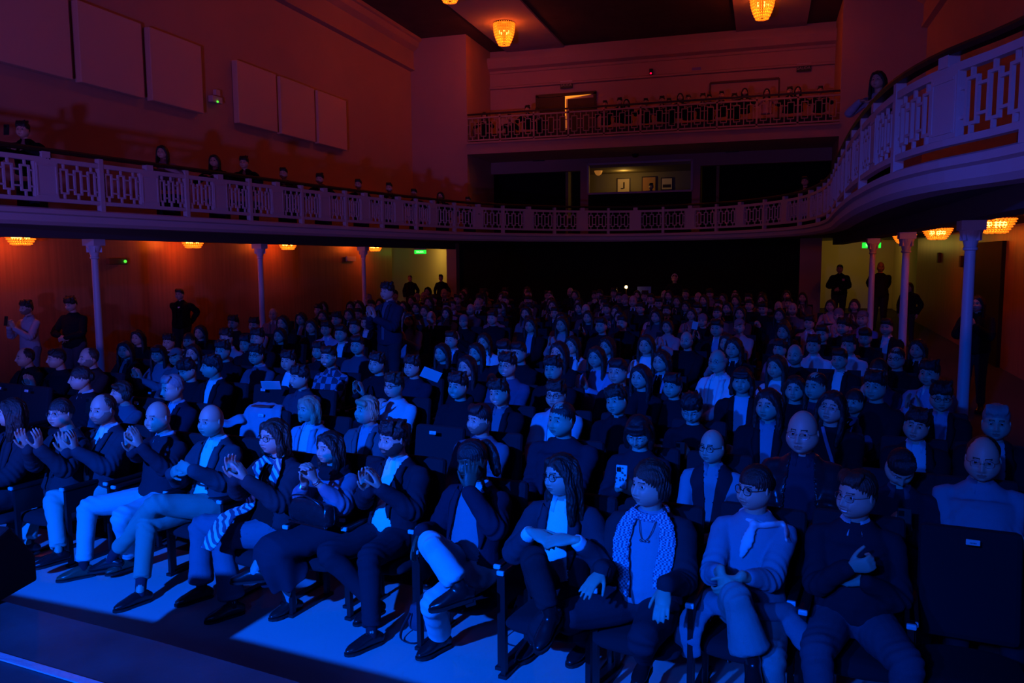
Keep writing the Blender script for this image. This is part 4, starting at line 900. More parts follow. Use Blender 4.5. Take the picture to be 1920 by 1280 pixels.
drape(root, 'scarf', [ring(e['nb'], .072, .012, (.022, .02)),
    ([S(-.05, .50, .01), S(-.085, .42, .022), S(-.10, .30, .022), S(-.10, .18, .02), Lp(430, 965, .25), Lp(405, 1000, .42), Lp(388, 1030, .50)], [(.03, .014), (.05, .012), (.055, .012), (.055, .014), (.07, .012), (.065, .012), (.05, .010)]),
    ([S(.055, .50, .01), S(.08, .42, .022), S(.07, .32, .022), S(.05, .24, .022)], [(.03, .014), (.042, .012), (.04, .012), (.03, .012)])], zebra)
root, D, e, r, Lp, Lz = F6
drape(root, 'scarf', [ring(e['nb'], .080, .02, .036), ring(e['nb'], .095, -.02, .03)], cloth((.015, .015, .02)))
gold = mat('silver_jewellery', (.7, .7, .7), .2, metal=1.)
for rt, k, nr in ((F6, 'R', 5), (F6, 'L', 2), (F10, 'R', 2)):
    root, D, e = rt[:3]; w_ = e['wr'][k]; d_ = w_-e['el'][k]; d_ /= np.linalg.norm(d_); a = np.cross(d_, [0, .1, 1.]); a /= np.linalg.norm(a); c = np.cross(d_, a); b = MB()
    for i in range(nr): b.tube([w_-d_*(.012*i)+(a*math.cos(t)+c*math.sin(t))*.030 for t in np.linspace(0, 2*math.pi, 17)], [.0028]*17, n=6, sub=1)
    b.build('bracelet', gold, root, True)
# handbag on the lap of F6
leather = mat('black_leather', (.018, .018, .022), .25, .1, 20, spec=.7)
root, D, e, r, Lp, Lz = F6
hb = empty('handbag', tuple(r+rotz(-.2)@Lp(585, 960, .30)*.94), -.25); tag(hb, 'glossy black leather handbag lying on the lap of the woman in grey cardigan', 'handbag')
b = MB(); b.tube([(-.17, 0, 0), (-.15, 0, 0), (0, 0, .005), (.15, 0, 0), (.17, 0, 0)], [(.035, .05), (.055, .072), (.06, .082), (.055, .072), (.035, .05)], n=16, side=(0, 1, 0), sub=3, ck=.3)
V, Fc, N = remesh(b, .009, 2); to_obj('bag_body', V+N*(fnoise(V, 40, 2)*.004)[:, None], Fc, leather, None, hb)
MB().tube([(-.15, -.04, .03), (-.13, -.06, .10), (0, -.07, .13), (.12, -.06, .09), (.15, -.04, .03)], [.006]*5, n=8, sub=4).build('strap', leather, hb, True)
MB().box((0, -.045, -.066), (.33, .02, .012)).build('piping', gold, hb, bevel=.003)
# F10 scarf with woven check tails and necklace
root, D, e, r, Lp, Lz = F10; S = e['surf']
chk = texmat('woven_check', 'check', (.55, .55, .62), (.10, .10, .2), 95)
drape(root, 'scarf', [ring(e['nb'], .078, .01, (.024, .022)),
    ([S(-.06, .50, .01), S(-.10, .42, .02), S(-.105, .32, .022), S(-.085, .20, .022), S(-.055, .10, .022)], [(.03, .013), (.045, .011), (.048, .011), (.042, .011), (.015, .009)]),
    ([S(.06, .50, .01), S(.10, .42, .02), S(.11, .32, .022), S(.095, .22, .022), S(.07, .16, .02)], [(.03, .013), (.045, .011), (.05, .011), (.045, .011), (.015, .009)])], chk)
b = MB(); S2 = lambda x, z: S(x, z, -.004); b.tube([S2(-.045, .46), S2(-.025, .40), S2(0, .375), S2(.025, .40), S2(.045, .46)], [.0025]*5, n=6, sub=4)
for q in (-.018, 0, .018): b.ell(S2(q, .375), (.008, .008, .008), 8)
b.build('necklace', gold, root, True)
# F11 neckerchief and the coat round her waist
root, D, e, r, Lp, Lz = F11; S = e['surf']; sat = mat('satin', (.62, .62, .66), .5, .1, 60)
drape(root, 'neckerchief', [ring(e['nb'], .070, .012, .018), ([S(.0, .47, .01), S(.01, .45, .02)], [.028, .026]), ([S(0, .45, .015), S(-.02, .38, .02), S(-.045, .30, .015)], [(.02, .012), (.034, .009), (.012, .007)]),
    ([S(.02, .46, .015), S(.08, .46, .022), S(.135, .445, .02), S(.17, .43, .005)], [(.014, .02), (.012, .022), (.012, .026), (.008, .015)])], sat)
drape(root, 'coat_round_waist', [([(.20, .05, .52), (.19, -.12, .57), (.10, -.22, .60), (0, -.25, .60), (-.12, -.22, .59), (-.20, -.12, .57), (-.21, .05, .52)], [.045, .05, .045, .04, .05, .055, .05]),
    ([(-.18, -.15, .58), (-.25, -.24, .52), (-.28, -.28, .42), (-.25, -.28, .33)], [(.05, .03), (.07, .035), (.08, .03), (.06, .02)]),
    ([(.18, -.15, .57), (.25, -.22, .52), (.31, -.26, .46), (.33, -.28, .42)], [(.05, .04), (.06, .045), (.05, .03), (.03, .02)])], cloth((.20, .20, .25)), .011)
# ruffled cuffs already part of shirts; finger rings
# leopard bag on the floor between F10 and F11
p = atz(1300, 1262, 0.0); t = empty('shoulder_bag', (p[0], p[1]+.25, 0)); tag(t, 'fluffy leopard-print bag on the floor between the two women at right', 'bag')
b = MB(); b.ell((0, 0, .15), (.15, .10, .15), 20); b.ell((.03, 0, .20), (.13, .09, .11), 20); V, Fc, N = remesh(b, .009, 2); to_obj('bag_body', V+N*(fnoise(V, 60, 3)*.007)[:, None], Fc, texmat('leopard_print', 'spots', (.03, .03, .05), (.42, .42, .5), 38, thr=.42), None, t)
b = MB(); b.tube([(.10, -.02, .24), (.16, -.08, .30), (.19, -.1, .18), (.18, -.12, .03)], [.006]*4, n=8, sub=4); b.build('chain_strap', gold, t, True)
# dark bag under F9's chair and the strap bag beside F8
def floorbag(px, py, sx, sy, sz, lab_, rz, dy=.1):
    p = atz(px, py, 0); t = empty('shoulder_bag', (p[0], p[1]+dy, 0), rz); tag(t, lab_, 'bag')
    b = MB(); b.tube([(0, 0, .01), (0, 0, sz*.5), (0, 0, sz)], [(sx, sy), (sx*1.05, sy*1.05), (sx*.85, sy*.7)], n=24, sub=3, ck=.3); V, Fc, N = remesh(b, .010, 2); to_obj('bag_body', V+N*(fnoise(V, 30, 6)*.006)[:, None], Fc, mat('bag_fabric', (.045, .05, .08), .7, .3, 200), None, t)
    b = MB(); b.tube([(-sx*.8, -sy, sz*.8), (-sx*1.3, -sy-.06, sz*.3), (-sx*1.2, -sy-.12, .015), (-sx*.3, -sy-.16, .012), (sx*.5, -sy-.10, .012)], [(.012, .004)]*5, n=8, sub=4, side=(1, 1, 0)); b.build('strap', mat('webbing', (.02, .02, .03), .8), t, True)
    return t
floorbag(985, 1222, .15, .085, .24, 'dark blue fabric bag on the floor behind the boots of the folded-hands woman', .1, .28)
floorbag(768, 1205, .09, .06, .16, 'small dark bag with looping strap on the floor beside the pinstripe trousers', .3, .2)
# ruffled white cuffs of F9 -> part of blouse; lapel pin etc. left out
# stage monitor at the left edge of the stage
p = atz(22, 1130, .8); t = empty('stage_monitor', (p[0]-.31, p[1]+.02, .8), .20); tag(t, 'black wedge loudspeaker on the stage floor at the left picture edge', 'speaker')
b = MB(); w_ = .24; pr = [(-.17, 0), (.17, 0), (.17, .13), (.02, .32), (-.17, .26)]
b.add([(-w_, y, z) for y, z in pr]+[(w_, y, z) for y, z in pr], [(0, 1, 2, 3, 4), (9, 8, 7, 6, 5)]+[(i, i+5, (i+1) % 5+5, (i+1) % 5) for i in range(5)])
b.build('cabinet', mat('speaker_paint', (.008, .008, .009), .7, .2, 150), t, bevel=.012)
nrm = Vector((0, .19, .15)).normalized(); b = MB(); R = Matrix.Rotation(math.atan2(.19, -.15)-math.pi/2, 3, 'X'); b.box((0, .098, .228), (.43, .215, .008), Matrix.Rotation(-math.atan2(.19, .15), 3, 'X')); b.build('grille', mat('speaker_grille', (.012, .012, .013), .6, .8, 500), t)
# ================================================================== ROWS 2-4: individuals
def row_y(k, x): return 4.2+1.07*k-.15*(x-.45)*max(.3, 1-k*.05)
def seat_pos(px, py, k=None, h=1.155):
    """point of the pixel ray over row k (nearest to natural height if k is None)"""
    d = ray(px, py); best = None
    for kk in ([k] if k is not None else range(1, 18)):
        a, b = 1., 40.
        for _ in range(50):
            m = (a+b)/2; q = EYE+d*m
            if q[1] < row_y(kk, q[0]): a = m
            else: b = m
        hh = q[2]-floor_z(q[1]); e = abs(hh-h)
        if best is None or e < best[0]: best = (e, kk, q, hh)
    return best[1], best[2], best[3]
def arms_of(pose):
    P = {'lap': {'R': ((-.09, -.33, .64), (-.4, .2, -1), (.55, -.6, -.1), (.1, .3, -.9), 1, .3), 'L': ((.09, -.35, .63), (.4, .2, -1), (-.55, -.6, -.1), (-.1, .3, -.9), -1, .3)},
         'clap': {'R': ((-.055, -.31, .84), (-.5, .1, -1), (.05, -.2, .97), (.95, -.2, 0), -1, .15), 'L': ((.055, -.31, .83), (.5, .1, -1), (-.1, -.2, .97), (-.95, -.2, 0), 1, .15)},
         'phone': {'R': ((-.06, -.30, .80), (-.5, .1, -1), (.25, -.3, .85), (.8, .3, .2), -1, .5), 'L': ((.06, -.30, .79), (.5, .1, -1), (-.25, -.3, .85), (-.8, .3, .2), 1, .5)},
         'chin': {'R': ((-.05, -.22, .93), (-.6, -.1, -1), (.25, .25, .9), (.3, .9, 0), -1, .6), 'L': ((.09, -.33, .64), (.4, .2, -1), (-.55, -.6, -.1), (-.1, .3, -.9), -1, .3)},
         'cross': {'R': ((.08, -.22, .74), (-.8, 0, -1), (.9, .1, .05), (0, 1, 0), -1, .35), 'L': ((-.08, -.24, .72), (.8, 0, -1), (-.9, .1, .05), (0, 1, 0), 1, .35)},
         'rail': {'R': ((-.14, -.40, .86), (-.8, 0, -.6), (.8, -.4, 0), (0, 0, -1), 1, .3), 'L': ((.14, -.40, .86), (.8, 0, -.6), (-.8, -.4, 0), (0, 0, -1), -1, .3)},
         'hold': {'R': ((-.05, -.27, .99), (-.5, -.2, -1), (.15, -.1, .95), (.8, .3, 0), -1, .5), 'L': ((.06, -.26, .97), (.5, -.2, -1), (-.2, -.1, .95), (-.8, .3, 0), 1, .5)}}
    return {k: (np.array(v[0]),)+v[1:] for k, v in P[pose].items()}
def gen(pose, **kw):
    D = dict(arms=arms_of(pose), knees={'R': np.array([-.13, -.44, .49]), 'L': np.array([.13, -.44, .49])}, ankles={'R': np.array([-.13, -.44, .09]), 'L': np.array([.13, -.44, .09])}); D.update(kw); return D
def ind(px, py, k, pose, label, group, lod=1, byaw=-.12, ch=True, hyaw=None, chl=None, **kw):
    k, q, h = seat_pos(px, py, k); s = min(max(h/1.155, .92), 1.08)
    r = q-rotz(byaw)@np.array([0, .02*s, 0]); r[2] = floor_z(r[1]); z = q[2]-1.155*s
    root = empty('person', (r[0], r[1], z), byaw); root.scale = (s, s, s); tag(root, label, 'person', group)
    D = gen(pose, **kw); ga = math.atan2(GZ[0]-r[0], -(GZ[1]-r[1])); D['yaw'] = min(max((ga if hyaw is None else hyaw)-byaw, -1.2), 1.2)
    e = make_person(D, root, lod); SEATS.append((r[0], r[1], k, label)); return root, D, e
SEATS = []
def phone_at(root, loc, label, rot=(1.2, 0, 0), col=(.02, .02, .02), size=(.075, .009, .15), spots=False, glowc=None):
    t = empty('phone', tuple(root.matrix_basis @ Vector(loc))); t.rotation_euler = (rot[0]-math.pi/2+.2, rot[1], rot[2]+root.rotation_euler.z); tag(t, label, 'phone')
    b = MB(); b.box((0, 0, 0), size); b.build('case', texmat('spotted_case', 'spots', (.03, .03, .03), (.6, .6, .65), 42, .3, .33) if spots else mat('phone_case', col, .3), t, bevel=.006)
    b = MB(); b.box((0, size[1]*.55, 0), (size[0]*.9, .001, size[2]*.92)); b.build('screen', mat('phone_screen', (.02, .02, .03), .1, emit=glowc or (.05, .1, .4), estr=.25), t)
    b = MB(); b.box((-size[0]*.22, -size[1]*.6, size[2]*.3), (size[0]*.4, .003, size[2]*.2)); b.build('camera_bump', mat('phone_camera', (.01, .01, .01), .15), t)
    return t
W = (.72, .72, .74); BK = (.011, .011, .016); GR = (.13, .14, .17); NV = (.018, .018, .032)
R1 = 'people seated in the second row'; R2 = 'people seated in the third row'; R3 = 'people seated in the fourth row'
U = lambda c: ('shirt', c)
OP = [(.0, .07), (.2, .055), (.5, .06)]
ind(150, 708, 1, 'lap', 'person in profile with pinned-up hair and white collar over black jumper, far left', R1, hair='updo', hcol='dbrown', hyaw=-.75, top=('sweater', BK), crew=False, collar=True, collarcol=W, under=U(W), hs=.97)
a = ind(226, 735, 1, 'hold', 'woman with wavy dark hair and grey jumper raising a phone behind the clapping men', R1, hair='fluffy', hcol='brown', hyaw=-.55, top=('sweater', (.12, .12, .16)), nod=-.1, g=1.05, hs=.97)
phone_at(a[0], (.0, -.36, 1.08), 'dark phone raised in the hands of the wavy-haired woman at left')
ind(322, 726, 1, 'lap', 'older man with receding hair, dark suit and patterned collar, behind the bald men', R1, hair='short', hcol='grey', recede=.008, hyaw=-.45, nod=.12, top=('jacket', NV), under=U((.4, .42, .5)), openw=[(.1, .03), (.3, .04), (.5, .06)])
a = ind(577, 765, 1, 'lap', 'woman with straight shoulder-length blonde hair in pale open jacket', R1, hair='bob', hcol='blonde', hyaw=-.35, top=('jacket', (.33, .35, .42)), under=U((.55, .55, .6)), openw=[(.0, .08), (.3, .06), (.5, .06)], hs=.95)
ind(686, 768, 1, 'lap', 'older woman with short tousled fair hair in tweed coat', R1, hair='fluffy', hcol='blonde', hyaw=-.5, nod=-.15, top=('coat', (.10, .10, .12)), under=U((.3, .3, .36)), openw=[(.1, .02), (.3, .045), (.5, .065)], hs=.97)
ind(898, 785, 1, 'lap', 'man with short dark hair and stubble in plain blue crew-neck jumper', R1, hair='short', hcol='black', hyaw=-.55, beard=1, top=('sweater', (.13, .14, .19)), g=1.05, sh=1.05)
ind(1052, 784, 1, 'lap', 'broad clean-shaven man in dark crew-neck jumper behind the empty seat gap', R1, hair='crop', hcol='black', hyaw=-.45, top=('sweater', (.022, .022, .035)), g=1.22, sh=1.15, belly=.06, hs=1.04)
a = ind(1196, 808, 1, 'phone', 'woman with short fringe and big glasses looking down at a spotted phone', R1, hair='bob', bangs=True, hcol='black', glasses='metal', hyaw=-.1, nod=.42, top=('sweater', (.02, .02, .03)), hs=.96, smile=1)
phone_at(a[0], (.0, -.38, .93), 'pale spotted phone held up by the woman with a fringe', spots=True)
ind(1335, 835, 1, 'lap', 'bald man in round glasses wearing a dark vest over pale shirt, hands clasped', R1, hair='bald', glasses='round', hyaw=-.45, top=('vest', (.02, .02, .03)), under=U((.26, .27, .33)), openw=[(.1, .015), (.35, .04), (.5, .06)], collarcol=(.26, .27, .33), sh=1.02)
ind(1505, 808, 1, 'lap', 'heavy bald older man with thin glasses in dark open-neck shirt and leather jacket', R1, hair='bald', glasses='metal', hyaw=-.3, top=('jacket', (.015, .015, .02)), under=U((.03, .03, .05)), topmat=mat('leather_jacket', (.014, .014, .018), .35, .2, 15, spec=.6), openw=[(.0, .11), (.3, .09), (.5, .07)], g=1.12, hs=1.08, belly=.03, lapel=False)
a = ind(1688, 868, 1, 'phone', 'dark-haired man in navy jumper bowing his head over a phone', R1, hair='short', hcol='black', hyaw=.1, nod=.85, hy=-.03, top=('sweater', (.02, .02, .032)), crew=False, collar=True, under=U((.06, .07, .1)), g=1.12, sh=1.1, lean=-.06)
phone_at(a[0], (.02, -.40, .90), 'dark phone in the hand of the man bowing his head')
a = ind(1843, 858, 1, 'cross', 'stout man with rimless glasses in pale jumper with arms folded at the right', R1, hair='crop', hcol='dbrown', recede=.012, glasses='metal', hyaw=-.25, nod=.1, top=('sweater', (.24, .26, .34)), crew=False, collar=True, under=U((.24, .26, .34)), g=1.18, sh=1.1, belly=.08, hs=1.08)
# third row
ind(46, 669, 2, 'lap', 'balding man in black coat, third row at the far left', R2, hair='crop', hcol='dbrown', recede=.008, hyaw=-.5, top=('coat', BK), under=U(BK), openw=[(.1, .02), (.5, .05)])
ind(105, 671, 2, 'clap', 'man in black polo-neck clapping, second from left in the third row', R2, hair='short', hcol='black', hyaw=-.5, top=('sweater', BK))
ind(165, 670, 2, 'lap', 'balding bearded man in dark red-brown jacket near the first left column', R2, hair='crop', recede=.012, beard=1, hcol='brown', hyaw=-.45, top=('jacket', (.05, .02, .02)), under=U(BK), openw=[(.1, .02), (.5, .05)])
ind(350, 692, 2, 'lap', 'boy with mop of dark hair looking down beside the tuxedo-like suit youth', R2, hair='mop', hcol='black', nod=.4, hyaw=-.3, top=('sweater', BK))
ind(396, 686, 2, 'lap', 'smiling youth in black suit with unbuttoned white shirt', R2, hair='mop', hcol='black', hyaw=-.85, smile=2, top=('jacket', BK), under=U(W), openw=[(.0, .035), (.25, .04), (.5, .065)], hs=1.0)
ind(561, 706, 2, 'lap', 'smiling young man with dark fringe in dark overshirt above the blonde woman', R2, hair='mop', hcol='black', hyaw=-.45, smile=2, top=('shirt', (.05, .05, .075)), collar=True, under=U((.05, .05, .075)), g=1.05)
a = ind(738, 721, 2, 'chin', 'youth with curly fringe and glasses in cream sweatshirt, hand at his mouth', R2, hair='mop', hcol='brown', glasses='dark', hyaw=-.35, top=('sweater', (.50, .50, .54)), hood=False)
ARI = a
ind(858, 722, 2, 'lap', 'broadly smiling youth with dark fringe in black hoodie', R2, hair='mop', hcol='black', hyaw=-.2, smile=2, top=('sweater', BK), hood=True, g=1.05)
ind(935, 735, 2, 'lap', 'grinning youth in black suit jacket behind the man in plain jumper', R2, hair='mop', hcol='dbrown', hyaw=-.25, smile=2, tilt=-.15, top=('jacket', BK), under=U((.15, .16, .2)), openw=[(.0, .035), (.25, .04), (.5, .065)])
ind(1042, 738, 2, 'lap', 'youth with rectangular glasses in cream jacket and white shirt', R2, hair='mop', hcol='dbrown', glasses='dark', hyaw=-.1, top=('jacket', (.42, .42, .48)), under=U(W), openw=[(.0, .06), (.5, .05)], lapel=False)
ind(1155, 750, 2, 'lap', 'curly-haired youth with open mouth in black polo shirt', R2, hair='curly', hcol='dbrown', hyaw=-.35, open=1, tilt=-.2, top=('shirt', BK), collar=True, under=U(BK))
a = ind(1297, 764, 2, 'phone', 'youth with curly dark hair and glinting glasses looking down at phone', R2, hair='curly', hcol='black', glasses='metal', nod=.5, hyaw=-.1, top=('sweater', BK))
phone_at(a[0], (0, -.4, .88), 'small dark phone held by the youth with glinting glasses')
ind(1440, 757, 2, 'lap', 'woman with dark tied-back hair and patterned blouse under dark coat', R2, hair='long', hcol='black', hyaw=-.4, top=('coat', BK), under=U((.25, .25, .33)), openw=[(.0, .03), (.5, .06)], hs=.98)
a = ind(1559, 762, 2, 'lap', 'woman with glinting glasses, black top and a bright lanyard', R2, hair='long', hcol='black', glasses='metal', hyaw=-.35, tilt=.12, nod=-.12, top=('sweater', BK), hs=.98)
S_ = a[2]['surf']; lb = MB(); lb.tube([S_(-.05, .50, .01), S_(-.02, .40, .01), S_(.03, .25, .01), S_(.05, .12, .012)], [(.013, .002)]*4, n=8, sub=3); lo = lb.build('lanyard', cloth((.55, .2, .3)), a[0], True)
bb = MB(); c = S_(.05, .09, .014); bb.box(c, (.075, .004, .045)); bb.build('badge', mat('badge_card', (.6, .6, .7), .4), lo)
ind(1719, 795, 2, 'lap', 'person with dark fringe in black jacket over open white shirt, right side', R2, hair='mop', hcol='black', hyaw=-.3, tilt=.15, top=('jacket', BK), under=U((.5, .52, .62)), openw=[(.0, .09), (.25, .075), (.5, .07)], openx=0)
ind(1868, 790, 2, 'lap', 'grey-haired older man in dark coat and printed white tee at right edge', R2, hair='short', hcol='grey', hyaw=-.2, top=('coat', BK), under=U((.35, .37, .45)), openw=[(.0, .07), (.3, .06), (.5, .06)], collar=False)
# fourth row
ind(234, 655, 3, 'lap', 'woman with dark hair in black coat and grey scarf, left of the clapping fringed woman', R3, 2, hair='long', hcol='black', top=('coat', BK), under=U(GR), openw=[(.0, .05), (.5, .05)])
ind(296, 662, 3, 'clap', 'woman with straight fringe clapping in black top with white sleeves', R3, 2, hair='long', bangs=True, hcol='black', top=('sweater', (.2, .2, .26)))
ind(480, 664, 3, 'lap', 'young man with glasses in grey jumper over pale collar, holding a programme', R3, 1, hair='mop', hcol='black', glasses='dark', top=('sweater', (.08, .09, .13)), crew=False, collar=True, collarcol=(.4, .42, .5), under=U((.4, .42, .5)))
ind(540, 675, 3, 'lap', 'youth in bright white T-shirt under open black jacket', R3, 1, hair='mop', hcol='black', top=('jacket', BK), under=U(W), openw=[(.0, .09), (.5, .06)], collar=False, lapel=False)
a = ind(616, 668, 3, 'cross', 'smiling bearded man in bold checked flannel shirt', R3, 1, hair='short', hcol='dbrown', beard=1, smile=2, top=('shirt', GR), topmat=texmat('flannel_check', 'check', (.035, .035, .06), (.20, .22, .32), 14), collar=True, under=U((.05, .05, .08)), g=1.05)
ind(706, 680, 3, 'clap', 'thin-faced youth in black jumper with white T-shirt neck clapping', R3, 1, hair='mop', hcol='black', top=('sweater', BK), tilt=.1)
ind(772, 686, 3, 'lap', 'round-faced youth with dark fringe in navy crew-neck, below the standing man', R3, 1, hair='mop', hcol='black', top=('sweater', (.02, .02, .035)), g=1.08)
ind(951, 683, 3, 'lap', 'laughing youth with glasses and swept fringe in blue jumper', R3, 1, hair='mop', hcol='black', glasses='metal', smile=2, hyaw=-.2, top=('sweater', (.07, .08, .14)))
ind(1037, 690, 3, 'lap', 'youth with thick dark hair and parted lips in black jumper', R3, 1, hair='mop', hcol='black', hyaw=-.2, tilt=-.12, top=('sweater', BK))
ind(1391, 712, 3, 'lap', 'woman with short dark fringe, white top and black blazer, centre right', R3, 1, hair='bob', bangs=True, hcol='black', hyaw=-.15, smile=1, top=('jacket', BK), under=U((.45, .47, .58)), openw=[(.0, .055), (.3, .06), (.5, .07)], collar=False, hs=.97)
ind(1490, 727, 3, 'lap', 'young woman with long centre-parted dark hair in black top', R3, 1, hair='long', hcol='dbrown', hyaw=-.2, top=('tee', BK), hs=.96)
ind(1529, 722, 3, 'lap', 'youth with cropped dark hair turned towards the stage beside the centre-parted woman', R3, 1, hair='crop', hcol='black', hyaw=-.6, top=('shirt', (.03, .03, .05)))
a = ind(1765, 742, 3, 'lap', 'young man in dark beanie-like hair and glasses, black suit, before the right column', R3, 1, hair='mop', hcol='black', glasses='dark', hyaw=-.1, nod=.15, top=('jacket', BK), under=U((.3, .32, .45)), openw=[(.1, .03), (.5, .06)])
# lettering on the cream sweatshirt
def text_on(root, e, txt, x0, z, size, m, name='lettering'):
    cu = bpy.data.curves.new('t', 'FONT'); cu.body = txt; cu.size = size; cu.extrude = .0008; cu.align_x = 'CENTER'
    o = bpy.data.objects.new('t', cu); tmp_sc.collection.objects.link(o); vl = tmp_sc.view_layers[0]; vl.update()
    me = bpy.data.meshes.new_from_object(o.evaluated_get(vl.depsgraph)); bpy.data.objects.remove(o)
    for v in me.vertices: q = e['surf'](x0+v.co.x, z+v.co.y, .006+v.co.z); v.co = Vector([float(t_) for t_ in q])
    me.materials.clear(); me.materials.append(m); o = bpy.data.objects.new(name, me); C.objects.link(o); o.parent = root; return o
def text_flat(parent, txt, loc, size, m, rot=(math.pi/2, 0, 0), name='lettering', top=False):
    cu = bpy.data.curves.new('t', 'FONT'); cu.body = txt; cu.size = size; cu.extrude = .002; cu.align_x = 'CENTER'; cu.align_y = 'CENTER'
    o = bpy.data.objects.new('t', cu); tmp_sc.collection.objects.link(o); vl = tmp_sc.view_layers[0]; vl.update()
    me = bpy.data.meshes.new_from_object(o.evaluated_get(vl.depsgraph)); bpy.data.objects.remove(o); me.materials.clear(); me.materials.append(m)
    o = bpy.data.objects.new(name, me); C.objects.link(o); o.parent = parent; o.location = loc; o.rotation_euler = rot; return o
text_on(ARI[0], ARI[2], 'ARISTOBE', -.02, .27, .035, mat('dark_print', (.04, .04, .07), .8))
# pale jacket draped over the empty third-row chair back
# ================================================================== THE CROWD: one body of each kind, copied with its own colours
FARCH = None
def far_chair():
    b = MB(); b.box((0, -.02, .37), (.47, .44, .09)); b.box((0, .285, .69), (.46, .075, .56), Matrix.Rotation(-.16, 3, 'X'))
    for s in (-1, 1): b.box((s*.25, .02, .45), (.03, .42, .33)); b.box((s*.25, .02, .10), (.03, .3, .45))
    o = b.build('theatre_chair', velvet); C.objects.unlink(o); return o
FARCH = far_chair()
def fchair(x, y, k, label, group):
    c = FARCH.copy(); C.objects.link(c); c.location = (x, y, floor_z(y)); c.rotation_euler = (0, 0, -.15*max(.3, 1-k*.05)); tag(c, label, 'chair', group)
_b = MB(); _b.box((0, 0, .38), (.42, .38, .06)); _b.box((0, 0, .18), (.30, .28, .36)); STOOL = _b.build('balcony_stool', velvet); C.objects.unlink(STOOL)
PROTO = {}
def proto(key, pose, **kw):
    root = empty('person', (0, 0, -50)); D = gen(pose, **kw); make_person(D, root, 2); ks = [o for o in C.objects if o.parent == root]
    C.objects.unlink(root)
    for o in ks:
        for q in [x for x in C.objects if x.parent == o]: C.objects.unlink(q)
        C.objects.unlink(o)
    PROTO[key] = (root, ks, [[q for q in bpy.data.objects if q.parent == o] for o in ks])
T_ = lambda c=BK: ('sweater', c)
proto('A', 'lap', hair='short', hcol='black', top=T_())
proto('A2', 'lap', hair='crop', hcol='dbrown', top=T_(), g=1.12, sh=1.08, glasses='dark')
proto('B', 'lap', hair='short', hcol='dbrown', top=('jacket', BK), under=U(W), openw=[(.0, .05), (.5, .06)])
proto('C', 'lap', hair='mop', hcol='black', top=('sweater', BK))
proto('D', 'clap', hair='mop', hcol='black', top=('jacket', BK), under=U(W), openw=[(.0, .04), (.5, .06)])
proto('E', 'lap', hair='long', hcol='black', top=T_(), hs=.96, sh=.92, g=.95)
proto('F', 'clap', hair='long', hcol='brown', top=('shirt', W), hs=.96, sh=.92, g=.95, collar=False)
proto('G', 'lap', hair='longwave', hcol='dbrown', top=('coat', BK), under=U(W), openw=[(.0, .05), (.5, .06)], hs=.96, sh=.92)
proto('H', 'clap', hair='bob', hcol='brown', top=T_(GR), hs=.96, sh=.94)
proto('I', 'lap', hair='mop', hcol='black', top=('shirt', W), collar=True, under=U(W))
proto('J', 'phone', hair='short', hcol='black', top=T_(), nod=.3)
proto('K', 'chin', hair='updo', hcol='dbrown', top=T_(GR), hs=.96, sh=.92)
proto('L', 'lap', hair='bald', top=T_(), beard=1, hcol='dbrown')
proto('M', 'lap', hair='fringe', hcol='grey', top=('jacket', NV), under=U(W), openw=[(.0, .04), (.5, .06)], glasses='metal')
proto('O', 'clap', hair='scarfhead', capcol=(.3, .2, .2), top=T_(GR), hs=.97)
proto('P', 'lap', hair='cap', capcol=(.25, .2, .2), top=T_(GR))
proto('Q', 'rail', hair='short', hcol='black', top=T_(), lean=-.20)
proto('R', 'rail', hair='long', hcol='black', top=T_(), lean=-.20, hs=.97)
proto('V', 'rail', hair='mop', hcol='black', top=('coat', BK), under=U(BK), openw=[(.0, .03), (.5, .05)], lean=-.2)
def put(key, loc, yaw, s, label, group, col=None, under=None):
    root, ks, gk = PROTO[key]; r = root.copy(); C.objects.link(r); r.location = loc; r.rotation_euler = (0, 0, yaw); r.scale = (s, s, s); tag(r, label, 'person', group)
    for o, qs in zip(ks, gk):
        c = o.copy(); C.objects.link(c); c.parent = r; b = o.name.split('.')[0]
        if col is not None and b in ('sweater', 'jacket', 'coat', 'shirt'):
            cc = col if b != 'shirt' or (under is None and not any(k.name.split('.')[0] in ('jacket', 'coat') for k in ks)) else under
            if cc is not None: c.material_slots[0].link = 'OBJECT'; c.material_slots[0].material = cloth(cc)
        for q in qs:
            d = q.copy(); C.objects.link(d); d.parent = c
            if col is not None and q.name.startswith('lapel'): d.material_slots[0].link = 'OBJECT'; d.material_slots[0].material = cloth(col)
    return r
def crowd(px, py, key, label, col=None, under=None, k=None, group='people in the middle rows', turn=0.):
    k, q, h = seat_pos(px, py, k); s = min(max(h/1.155, .92), 1.08)
    ga = math.atan2(GZ[0]-q[0], -(GZ[1]-q[1])); yaw = ga*.8+rng.uniform(-.12, .12)+turn
    r = q-rotz(yaw)@np.array([0, .02*s, 0]); r[2] = floor_z(r[1]); z = q[2]-1.155*s
    SEATS.append((r[0], r[1], k, label)); return put(key, (r[0], r[1], z), yaw, s, label, group, col, under)
PK = (.5, .32, .33); LB = (.3, .34, .5)
